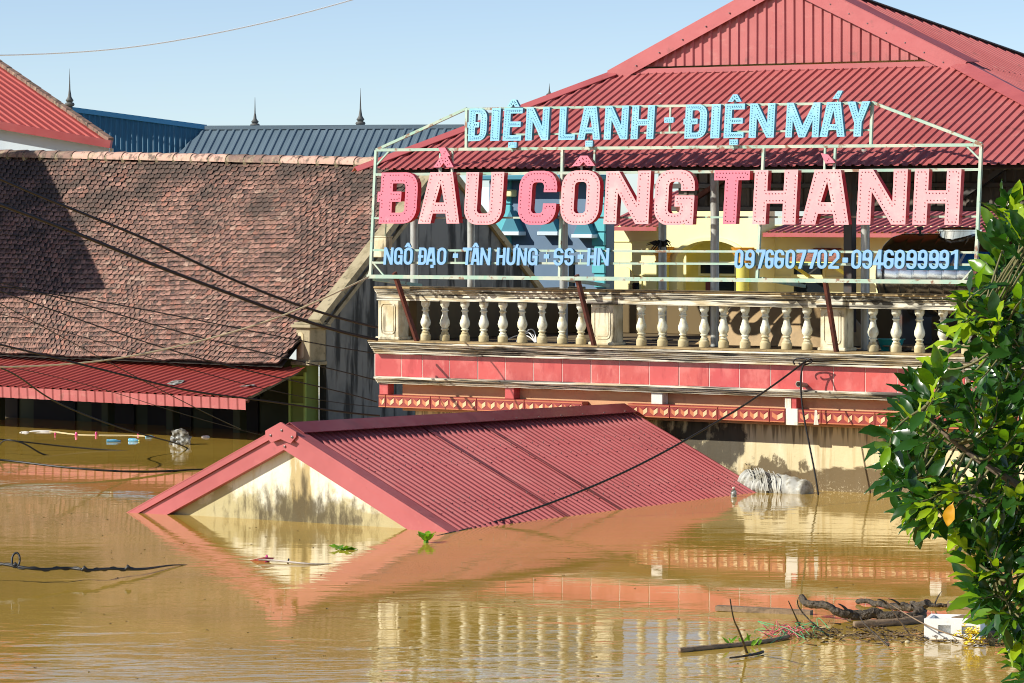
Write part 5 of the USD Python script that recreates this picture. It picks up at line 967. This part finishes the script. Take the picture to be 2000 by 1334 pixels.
solo('slack_cable', 'black cable slanting from the shop ledge down over the submerged roof into the water', 'cable', tube(dg, 0.014, 6), M['cable'], True)
hp = [S.w(S.hit(x, y, t=-0.30)) for x, y in [(1584, 700), (1570, 712), (1564, 750), (1568, 800), (1577, 850), (1588, 905), (1596, 950), (1599, 975)]]
solo('hanging_wire', 'black wire hanging from the ledge down the cream wall to the water', 'wire', tube(spline(hp, 60), 0.013, 6), M['cable'], True)
lp = [S.w(S.hit(x, y, t=-0.27)) for x, y in [(1552, 712), (1575, 700), (1586, 705), (1574, 712), (1560, 708)]]; solo('cable_knot', 'small tangle of black wire on the ledge', 'wire knot', tube(spline(lp, 30), 0.012, 6), M['cable'], True)
def fl(px, dz=0.01): return [water(x, y, dz if not isinstance(dz, (list, tuple)) else dz[i]) for i, (x, y) in enumerate(px)]
def floater(name, label, cat_, px, r, m, dz=0.01, n=50, group=None): return solo(name, label, cat_, tube(spline(fl(px, dz), n), r, 6), M[m], True, group)
floater('floating_cable', 'long black cable lying on the water left of the submerged roof', 'cable', [(-60, 893), (0, 898), (130, 913), (250, 921), (330, 920), (408, 917)], 0.018, 'cable', [0.25, 0.2, 0.12, 0.06, 0.02, 0.0], group='cables lying in the water')
floater('floating_cable', 'thin dark cable near the water line below the awning', 'cable', [(-60, 852), (0, 858), (90, 868), (170, 876), (250, 881)], 0.013, 'cable', [0.25, 0.2, 0.1, 0.03, -0.01], group='cables lying in the water')
floater('floating_cable', 'short bent wire rising from the water at the left edge', 'cable', [(-40, 885), (0, 868), (22, 860), (45, 866), (70, 880), (97, 890)], 0.013, 'cable', [0.0, 0.16, 0.25, 0.2, 0.08, -0.01], group='cables lying in the water')
a = water(0, 1101, 0.16); b = water(250, 1112, 0.05)
lc = thing('looped_cable', 'bundled black cable with an upright loop at the left edge of the water', 'cable', loc=(a[0], a[1], 0.0)); o = np.array([a[0], a[1], 0.0])
bd = spline(fl([(-80, 1096), (0, 1101), (30, 1106), (80, 1112), (140, 1110), (165, 1113), (210, 1111), (250, 1112), (300, 1109), (372, 1104)], [.22, .2, .18, .15, .13, .12, .10, .07, .04, -0.01]), 90)
part(lc, 'strand', tube(bd - o, np.r_[np.full(60, 0.016), np.linspace(0.016, 0.005, 30)], 7), M['cable'], True)
part(lc, 'strand', tube(bd[:58] - o + np.stack([np.zeros(58), 0.01 * np.sin(np.arange(58)), 0.018 * np.cos(np.arange(58) * .9)], 1), 0.010, 6), M['cable'], True)
q = water(31, 1104, 0.19); g = np.linspace(0, 2 * PI, 24); part(lc, 'loop', tube(np.stack([q[0] + 0.042 * np.cos(g), q[1] + 0.03 * np.sin(g), q[2] + 0.055 + 0.075 * np.sin(g)], 1) - o, 0.012, 7), M['cable'], True)
for px, py in ((165, 1113), (250, 1111), (30, 1106)): q = water(px, py, 0.12 if px > 60 else .18); part(lc, 'tape_knot', tube([q - o + [-.03, 0, -.01], q - o + [.0, 0, .02], q - o + [.035, 0, .0]], [0.014, 0.03, 0.012], 7), M['cable'], True)
# ------------------------------------------------------------------ water plants, bottles, rubbish
def plant(px, py, n, s, label, seed, flat):
    o = water(px, py); t = thing('water_hyacinth', label, 'water plant', loc=o, group='floating green water plants'); r = np.random.default_rng(seed)
    for k in range(n):
        a = k * 2.4 + r.uniform(-.3, .3); d = np.array([math.cos(a), math.sin(a), r.uniform(0.1, 0.5) if flat else r.uniform(0.7, 1.6)]); d /= np.linalg.norm(d); L = s * r.uniform(.6, 1.1)
        part(t, 'leaf', leaf(np.array([0, 0, -0.005]) + d * 0.02, d, np.array([0, 0, 1.0]) + r.normal(0, .2, 3), L, L * .5, 0.2), M['hyacinth'], True)
    part(t, 'root_crown', lathe([(0.001, 0.03), (0.03, 0.02), (0.035, -0.03)], 8), M['hyacinth'])
plant(832, 1060, 12, 0.16, 'green water plant floating at the corner of the submerged roof', 1, False); plant(668, 1073, 9, 0.17, 'small flat green water plant floating before the gable', 2, True)
def bottle(px, py, L, r, ang, m, label, capm):
    o = water(px, py); t = thing('plastic_bottle', label, 'bottle', loc=o, group='floating plastic bottles'); ca, sa = math.cos(ang), math.sin(ang); R = np.array([[ca, -sa, 0], [sa, ca, 0], [0, 0, 1]])
    pr = [(0.001, 0), (r * .9, 0.0), (r, r * .3), (r, L * .3), (r * .92, L * .33), (r, L * .36), (r, L * .62), (r * .4, L * .86), (r * .36, L * .93)]
    v, f = lathe(pr, 12, (-L / 2, 0, r * .35), 'x'); part(t, 'body', (v @ R.T, f), M[m], 40)
    v, f = lathe([(r * .42, L * .935), (r * .42, L), (0.001, L)], 10, (-L / 2, 0, r * .35), 'x'); part(t, 'bottle_cap', (v @ R.T, f), M[capm])
bottle(222, 863, 0.24, 0.035, 0.2, 'bluebottle', 'blue plastic bottle lying flat on the water, left of the other', 'bandblue'); bottle(262, 862, 0.20, 0.04, -0.3, 'bluebottle', 'stubby blue bottle with yellow cap floating near the bag', 'yellowplastic')
bottle(293, 854, 0.16, 0.025, 0.4, 'bluebottle', 'tiny blue and red bottle floating right of the stubby one', 'pinkplastic')
o = water(1433, 970); t = thing('plastic_bottle', 'clear crushed bottle standing in the water beside the sacks', 'bottle', loc=o); part(t, 'body', lathe([(0.001, -.02), (0.045, -.02), (0.04, 0.03), (0.045, 0.05), (0.036, 0.08), (0.015, 0.10), (0.015, 0.115)], 12), M['clearplastic'], 30); part(t, 'bottle_cap', lathe([(0.02, 0.115), (0.02, 0.135), (0.001, 0.135)], 10), M['white'])
def lump(name, label, cat_, c, size, m, seed, n=3, amp=0.35, rot=0.0, fq=1.4):
    s = trimesh.creation.icosphere(n); v = np.array(s.vertices); k = meshkit.fbm(v * fq + seed * 7.3 + 20, 4, seed)[:, None]
    v = v * (1 - amp / 2 + amp * 2 * (k - 0.25)); v = v * np.asarray(size); cr, sr = math.cos(rot), math.sin(rot); v = v @ np.array([[cr, sr, 0], [-sr, cr, 0], [0, 0, 1]])
    return solo(name, label, cat_, (v + np.asarray(c), np.array(s.faces)), M[m], True)
o = water(352, 868); m_ = trimesh.creation.box((0.34, 0.22, 0.30))
for _ in range(4): m_ = m_.subdivide()
bv_ = np.array(m_.vertices); nf = np.stack([meshkit.fbm(bv_ * 7 + k * 11, 4, 3 + k) - .5 for k in range(3)], 1); bv_ = bv_ * (1 - 0.25 * (bv_[:, 2:3] > 0) * np.abs(bv_[:, :1]) / .17) + nf * 0.10 + np.abs(np.sin(bv_[:, :1] * 40 + nf[:, :1] * 9)) * np.array([0, -.012, .012])
solo('plastic_bag', 'crumpled clear plastic bag floating below the awning', 'plastic bag', (bv_ + o + [0, 0, .11], np.array(m_.faces)), M['clearplastic'], 50)
lump('foam_crumb', 'pale foam crumb floating right of the plastic bag', 'foam', water(402, 854), (0.07, 0.05, 0.04), 'foam', 5); lump('foam_crumb', 'largest pale scrap floating near the left end of the debris line', 'foam', water(80, 843), (0.22, 0.08, 0.025), 'foam', 6); lump('foam_crumb', 'small pale crumb at the left tip of the debris line', 'foam', water(48, 845), (0.08, 0.05, 0.025), 'foam', 9)
for k, (px, py, s) in enumerate([(108, 848, .03), (149, 849, .05), (188, 848, .045), (270, 848, .03)]):
    lump('pink_rag', ['pink scrap at the left end of the floating pink row', 'larger pink scrap between two others on the water', 'pink scrap just left of the blue bottles', 'pink scrap above the stubby blue bottle'][k], 'rag', water(px, py, .02), (s * .5, s * .5, s), 'pinkplastic', 12 + k)
floater('debris_string', 'thin pale string of litter drifting below the awning', 'string', [(40, 845), (100, 843), (160, 849), (230, 850), (300, 853)], 0.008, 'rope', 0.004)
o = water(525, 1097); rb = thing('cloth_scrap', 'red scrap with pink stick floating before the gable', 'scrap', loc=o)
def lw(pts): return [np.array(water(x, y, z)) - o for x, y, z in pts]
part(rb, 'red_cloth', slab(lw([(488, 1094, .002), (525, 1097, .004), (536, 1089, .05), (515, 1088, .06)]), 0.006), M['netred']); part(rb, 'grey_pole', tube(spline(lw([(505, 1093, .03), (560, 1097, .02), (600, 1101, .01), (650, 1102, -.01)]), 20), [0.012] * 20, 6), M['pipe']); part(rb, 'pink_stick', tube(lw([(520, 1098, 0.0), (521, 1086, .03)]), 0.016, 6), M['pinkplastic']); part(rb, 'black_peg', tube(lw([(562, 1100, 0.0), (564, 1092, .03)]), 0.01, 5), M['cable'])
# sacks by the wall
sk = S.w(S.hit(1510, 948, t=-0.15)); sk[2] = 0
st_ = thing('sack_bundle', 'bundle of muddy white woven sacks lodged between roof and wall', 'sack', loc=sk)
def bag(c, size, seed, m, nm, amp=.3, rot=0.0, fq=1.2):
    s = trimesh.creation.icosphere(4); v = np.array(s.vertices); v = np.sign(v) * np.abs(v) ** 0.8; k = meshkit.fbm(v * fq + seed * 3.1 + 9, 4, seed)[:, None]; wr = 0.03 * np.abs(np.sin(v[:, :1] * 7 + v[:, 2:3] * 5 + 14 * k))
    v = v * (1 - amp / 2 + amp * 2 * (k - .25) + wr) * np.asarray(size); cr, sr = math.cos(rot), math.sin(rot); v = v @ np.array([[cr, sr, 0], [-sr, cr, 0], [0, 0, 1]]); part(st_, nm, (v + np.asarray(c), np.array(s.faces)), M[m], True)
ux, uy = S.u
U = np.array([ux, uy, 0]); NN = np.array([*S.n, 0])
def roll(nm, m, a0, a1, r0, r1, zc_, seed, sag=0.0):
    """A rolled sack: a soft cylinder along the wall with shallow creases round it."""
    n, k_ = 34, 22; V = []
    for i in range(n + 1):
        t = i / n; r = (r0 + (r1 - r0) * t) * min(1, 3.2 * math.sqrt(max(0.0, min(t, 1 - t)) + 1e-5)); c = U * (a0 + (a1 - a0) * t) + np.array([0, 0, zc_ - sag * t])
        for j in range(k_):
            g = 2 * PI * j / k_; q = meshkit.fbm(np.array([[t * 5 + seed, math.cos(g) * 1.3, math.sin(g) * 1.3]]), 3, seed)[0] - .5
            rr2 = r * (1 + .35 * q + .05 * math.sin(t * 30 + 3 * math.sin(g) + q * 8)); V.append(c - NN * math.cos(g) * rr2 * 1.15 + np.array([0, 0, math.sin(g) * rr2]))
    f = [(i * k_ + j, (i + 1) * k_ + j, (i + 1) * k_ + (j + 1) % k_, i * k_ + (j + 1) % k_) for i in range(n) for j in range(k_)]
    part(st_, nm, cat([(np.array(V), np.array(f))]), M[m], True)
roll('woven_sack', 'sack', -.02, .62, .20, .155, .06, 2, .03)
roll('plastic_sack', 'blackbag', -.45, .10, .17, .20, .05, 4)
V = []                                                         # the torn sheet thrown over the left half
for i in range(25):
    for j in range(19):
        t, g = i / 24, j / 18; x = -.40 + .52 * t - .10 * g; a = -.5 + 2.3 * (1 - g); q = meshkit.fbm(np.array([[t * 6, g * 3, 7.7]]), 3, 5)[0] - .5
        r = .235 + .05 * q + .012 * math.sin(t * 46 + q * 5) - .05 * abs(t - .45); V.append(U * x - NN * math.cos(a) * r * 1.15 + np.array([0, 0, .06 + math.sin(a) * r * (1.12 - .35 * t)]))
part(st_, 'torn_sheet', cat([(np.array(V), np.array([(i * 19 + j, (i + 1) * 19 + j, (i + 1) * 19 + j + 1, i * 19 + j + 1) for i in range(24) for j in range(18)]))]), M['sack'], True)
bag(U * -.42 + np.array([0, .05, .13]), (.08, .10, .20), 5, 'sackbrown', 'jute_rag', .6)
rs = np.random.default_rng(9); part(st_, 'frayed_fringe', cat([tube(spline([np.array([ux, uy, 0]) * a + [0, -.10, .34 - abs(a + .25) * .2], np.array([ux, uy, 0]) * (a + .05) + [0, -.27, .2], np.array([ux, uy, 0]) * (a + .08) + [0, -.31, .03]], 8), 0.006, 4) for a in np.linspace(-.42, -.06, 14) + rs.normal(0, .02, 14)]), M['sack'], kind='stuff')
# driftwood raft
GR = {'bare_twig': 'twigs in the floating debris', 'driftwood_log': 'driftwood logs in the raft'}
def stick(name, label, px, r0, r1, m, dz, cat_='branch', n=24, wob=0.0, seed=0, sides=8):
    p = spline(fl(px, dz), n); r = np.linspace(r0, r1, n)
    if wob: rr_ = np.random.default_rng(seed); r = r * (1 + wob * rr_.uniform(-1, 1, n)); p = p + rr_.normal(0, wob * r0 * .5, p.shape)
    return solo(name, label, cat_, tube(p, r, sides), M[m], True, GR.get(name))
def log(name, label, px, r0, r1, dz, seed, n=90, sides=14, cat_='driftwood'):
    """A gnarled piece of wood: a bent tapering stem whose skin is drawn out in ridges along the grain, with broken side stubs."""
    p = spline(fl(px, dz), n); r = np.linspace(r0, r1, n); rr_ = np.random.default_rng(seed)
    p = p + np.stack([meshkit.fbm(np.stack([np.arange(n) * .13, np.full(n, k * 9.0), np.full(n, seed * 1.7)], 1), 3, seed) - .5 for k in range(3)], 1) * r0 * 2.2
    v, f = tube(p, r, sides); idx = np.arange(n * sides); i, j = idx // sides, idx % sides; a = j * 2 * PI / sides + i * .05
    k = meshkit.fbm(np.stack([np.cos(a) * 2.6, np.sin(a) * 2.6, i * .07 + seed], 1), 4, seed + 3); k2 = meshkit.fbm(np.stack([np.cos(a) * 1.1, np.sin(a) * 1.1, i * .25 + seed], 1), 3, seed + 7)
    v[:n * sides] = p[i] + (v[:n * sides] - p[i]) * (0.35 + 0.9 * k + 0.5 * k2)[:, None]
    ms = [(v, f)]
    for q in range(4):
        b = int(rr_.uniform(.15, .9) * n); d = rr_.normal(0, 1, 3); d[2] = abs(d[2]) * .5; d /= np.linalg.norm(d); L = rr_.uniform(.08, .22)
        ms.append(tube(spline([p[b], p[b] + d * L * .5 + [0, 0, .02], p[b] + d * L], 8), np.linspace(r[b] * .5, r[b] * .12, 8), 7))
    return solo(name, label, cat_, cat(ms), M['wetwood'], 40, GR.get(name))
def plank(name, label, a, b, w, h, dz): p, q = water(*a, dz), water(*b, dz * .6); return solo(name, label, 'timber', bar(p, q, w, h), M['plank'])
plank('timber_plank', 'flat grey brown plank pointing left from the driftwood', (1400, 1187), (1585, 1197), 0.10, 0.05, 0.03)
log('driftwood_log', 'big gnarled dark driftwood log with a raised left end', [(1566, 1166), (1590, 1180), (1612, 1186), (1640, 1199), (1680, 1203), (1720, 1199), (1760, 1205), (1800, 1196)], 0.028, 0.06, [.19, .14, .12, .06, .04, .06, .03, .06], 3)
log('driftwood_log', 'dark knotty root behind the big log', [(1674, 1174), (1720, 1181), (1770, 1186), (1800, 1182), (1812, 1176)], 0.022, 0.04, [.03, .03, .05, .09, .13], 5)
log('driftwood_log', 'far dark branch ending near the tree', [(1780, 1178), (1850, 1183), (1900, 1181), (1960, 1179)], 0.022, 0.014, .015, 15)
stick('driftwood_log', 'smooth brown log in front of the gnarled one', [(1668, 1220), (1730, 1217), (1802, 1210)], 0.035, 0.045, 'plank', .03, 'driftwood', 20, .1, 6)
stick('bamboo_pole', 'brown pole floating at the front left of the debris', [(1328, 1270), (1400, 1263), (1480, 1254), (1540, 1243)], 0.026, 0.018, 'plank', .02, 'pole', 30, .08, 7)
stick('bare_twig', 'tall bare twig standing up over the pole', [(1426, 1170), (1430, 1195), (1440, 1225), (1452, 1255), (1459, 1275)], 0.006, 0.013, 'wetwood', [.62, .50, .32, .13, .0], 'twig', sides=5)
stick('bare_twig', 'short black twig lying below the pole', [(1425, 1285), (1455, 1281), (1490, 1273)], 0.008, 0.016, 'wetwood', .02, 'twig', sides=5)
stick('bare_twig', 'thin twig leaning over the plank', [(1540, 1174), (1552, 1200), (1562, 1222)], 0.005, 0.01, 'wetwood', [.3, .14, .0], 'twig', sides=5)
stick('bare_twig', 'forked twig slanting down to the debris from the plank end', [(1558, 1172), (1580, 1210), (1600, 1228), (1618, 1242)], 0.005, 0.011, 'wetwood', [.36, .16, .08, .0], 'twig', sides=5)
stick('bare_twig', 'pale twig leaning left of the white box', [(1730, 1174), (1752, 1205), (1778, 1240)], 0.005, 0.009, 'plank', [.34, .18, .0], 'twig', sides=5)
stick('bare_twig', 'long pale twig crossing toward the white box', [(1732, 1176), (1780, 1205), (1850, 1237), (1900, 1250)], 0.005, 0.009, 'plank', [.32, .2, .1, .02], 'twig', sides=5)
stick('bare_twig', 'twig arching among the litter left of the box', [(1680, 1205), (1700, 1230), (1722, 1250), (1735, 1262)], 0.006, 0.01, 'wetwood', [.16, .1, .04, .0], 'twig', sides=5)
rl = np.random.default_rng(31); L = []
for k in range(420):
    x = rl.uniform(1560, 1985); y = 1238 + rl.normal(0, 9) + (x - 1700) * 0.03; p = water(x, y, 0.006); a = rl.uniform(0, 6.3); Ls = rl.uniform(.03, .16)
    if rl.random() < .6: L.append(tube([p, p + [Ls * math.cos(a) * 1.2, Ls * math.sin(a), rl.uniform(0, .03)]], [rl.uniform(.003, .008), .002], 4))
    else: L.append(leaf(p, np.array([math.cos(a), math.sin(a), rl.uniform(0, .4)]), np.array([0, 0, 1.0]), Ls * .7, Ls * .4, .2))
solo('floating_litter', 'brown twigs and dead leaves matted on the water', 'litter', cat(L), M['litter'], kind='stuff')
L = []; 
for k in range(26):
    p = water(rl.uniform(1500, 1570), 1238 + rl.normal(0, 3), 0.01); L.append(tube(spline([p, p + [rl.uniform(-.1, .1), rl.uniform(-.2, .2), rl.uniform(.02, .08)], p + [rl.uniform(-.15, .15), rl.uniform(-.3, .3), 0]], 7), .004, 4))
solo('red_net', 'pink red netting tangled in the debris', 'net', cat(L), M['netred'])
L = []
for k in range(16):
    p = water(rl.uniform(1500, 1600), 1232 + rl.normal(0, 5) + (12 if k % 3 == 0 else 0), 0.01); L.append(tube(spline([p, p + [rl.uniform(-.1, .1), rl.uniform(-.2, .2), rl.uniform(.02, .07)], p + [rl.uniform(-.15, .15), rl.uniform(-.3, .3), 0]], 7), .0035, 4))
solo('green_net', 'green netting tangled with the pink red one', 'net', cat(L), M['netgreen'])
o = water(1450, 1262); gp_ = thing('floating_weed', 'tuft of green weed growing by the brown pole', 'weed', loc=o)
for k in range(9): a = k * .9; part(gp_, 'blade', leaf(np.array([rl.uniform(-.2, .2), rl.uniform(-.2, .2), 0]), np.array([math.cos(a) * .7, math.sin(a) * .7, .8]), np.array([0, -1, .5]), rl.uniform(.08, .16), .025, .3), M['hyacinth'], True)
L = []
for k in range(170):
    y = 860 + 470 * rl.random() ** 1.3; x = rl.uniform(-20, 1750); p = water(x, y, 0.003)
    if S.loc(p)[1] > -8.6 and S.loc(p)[0] < 3.2 and y < 1050: continue
    a = rl.uniform(0, 6.3); L.append(leaf(p, np.array([math.cos(a), math.sin(a), rl.uniform(0, .2)]), np.array([0, 0, 1.0]), rl.uniform(.012, .05), rl.uniform(.008, .025), .2))
solo('floating_specks', 'scattered tiny leaf bits drifting on the open water', 'litter', cat(L), M['litter'], kind='stuff')
# foam box and flowers
o = water(1866, 1244); bxw = 0.0
fb = thing('foam_box', 'white foam box with recessed side openings floating at the right', 'foam box', loc=o)
wF = (1927 - 1803) / F * o[1]; xl_, xr_ = -wF * .5, wF * .5; hb_ = 0.185; a = -0.25
def rotz(m, a): c, s = math.cos(a), math.sin(a); return m[0] @ np.array([[c, s, 0], [-s, c, 0], [0, 0, 1]]), m[1]
fp = box(xl_ + .03, -.03, xr_ - .04, hb_); hs = box(xl_ + .16, .05, xl_ + .28, .13).union(box(xl_ + .38, .05, xl_ + .50, .13))
part(fb, 'front_side', rotz(xtr(fp.difference(hs), lambda x, y, e: (x, -.20 + e * .05, y), 1.0), a), M['foam']); part(fb, 'back_side', rotz(cb(xl_ + .03, xr_ - .04, .2, .25, -.03, hb_), a), M['foam'])
for x in (xl_ + .03, xr_ - .09): part(fb, 'end_side', rotz(cb(x, x + .05, -.149, .199, -.03, hb_), a), M['foam'])
part(fb, 'recess_back', rotz(cb(xl_ + .1, xr_ - .1, -.13, -.11, -.03, .16), a), M['foam']); part(fb, 'base', rotz(cb(xl_ + .081, xr_ - .091, -.10, .199, -.04, .06), a), M['foam'])
part(fb, 'brown_card', rotz(slab([(xr_ - .32, -.1, hb_ + .012), (xr_ - .08, -.12, hb_ + .012), (xr_ - .06, .1, hb_ + .014), (xr_ - .25, .12, hb_ + .012)], .008), a), M['plank'])
o = water(1892, 1262); yf = thing('yellow_flowers', 'bunch of yellow flowers floating in front of the white foam box', 'flowers', loc=o); L = []
for k in range(60):
    c = np.array([rl.normal(0, .06), rl.normal(0, .05), abs(rl.normal(.10, .045))])
    for j in range(5): q = j * 1.257; L.append(leaf(c, np.array([math.cos(q), math.sin(q) * .6 - .4, .5]), np.array([0, 0, 1.0]), .026, .02, .1))
part(yf, 'blossom', cat(L), M['flower'], True, kind='stuff')
for k in range(5): part(yf, 'stem', tube(spline([(0.03 * k - .06, 0, .08), (.12 + .02 * k, .02, .12), (.2 + .01 * k, .03, .0)], 8), .005, 4), M['twig'])
lump('dark_bag', 'dark plastic bag behind the right end of the foam box', 'plastic bag', water(1950, 1222, .03), (.13, .12, .10), 'blackbag', 41); lump('orange_peel', 'pale round crumb in the litter left of the box', 'crumb', water(1772, 1254, .01), (.022, .02, .018), 'rope', 42)
plank('timber_plank', 'grey board half hidden under the tree at the right', (1925, 1238), (2010, 1240), .22, .05, .02)
plank('timber_plank', 'pale board behind the foam box under the leaves', (1852, 1180), (1925, 1186), .10, .06, .04)
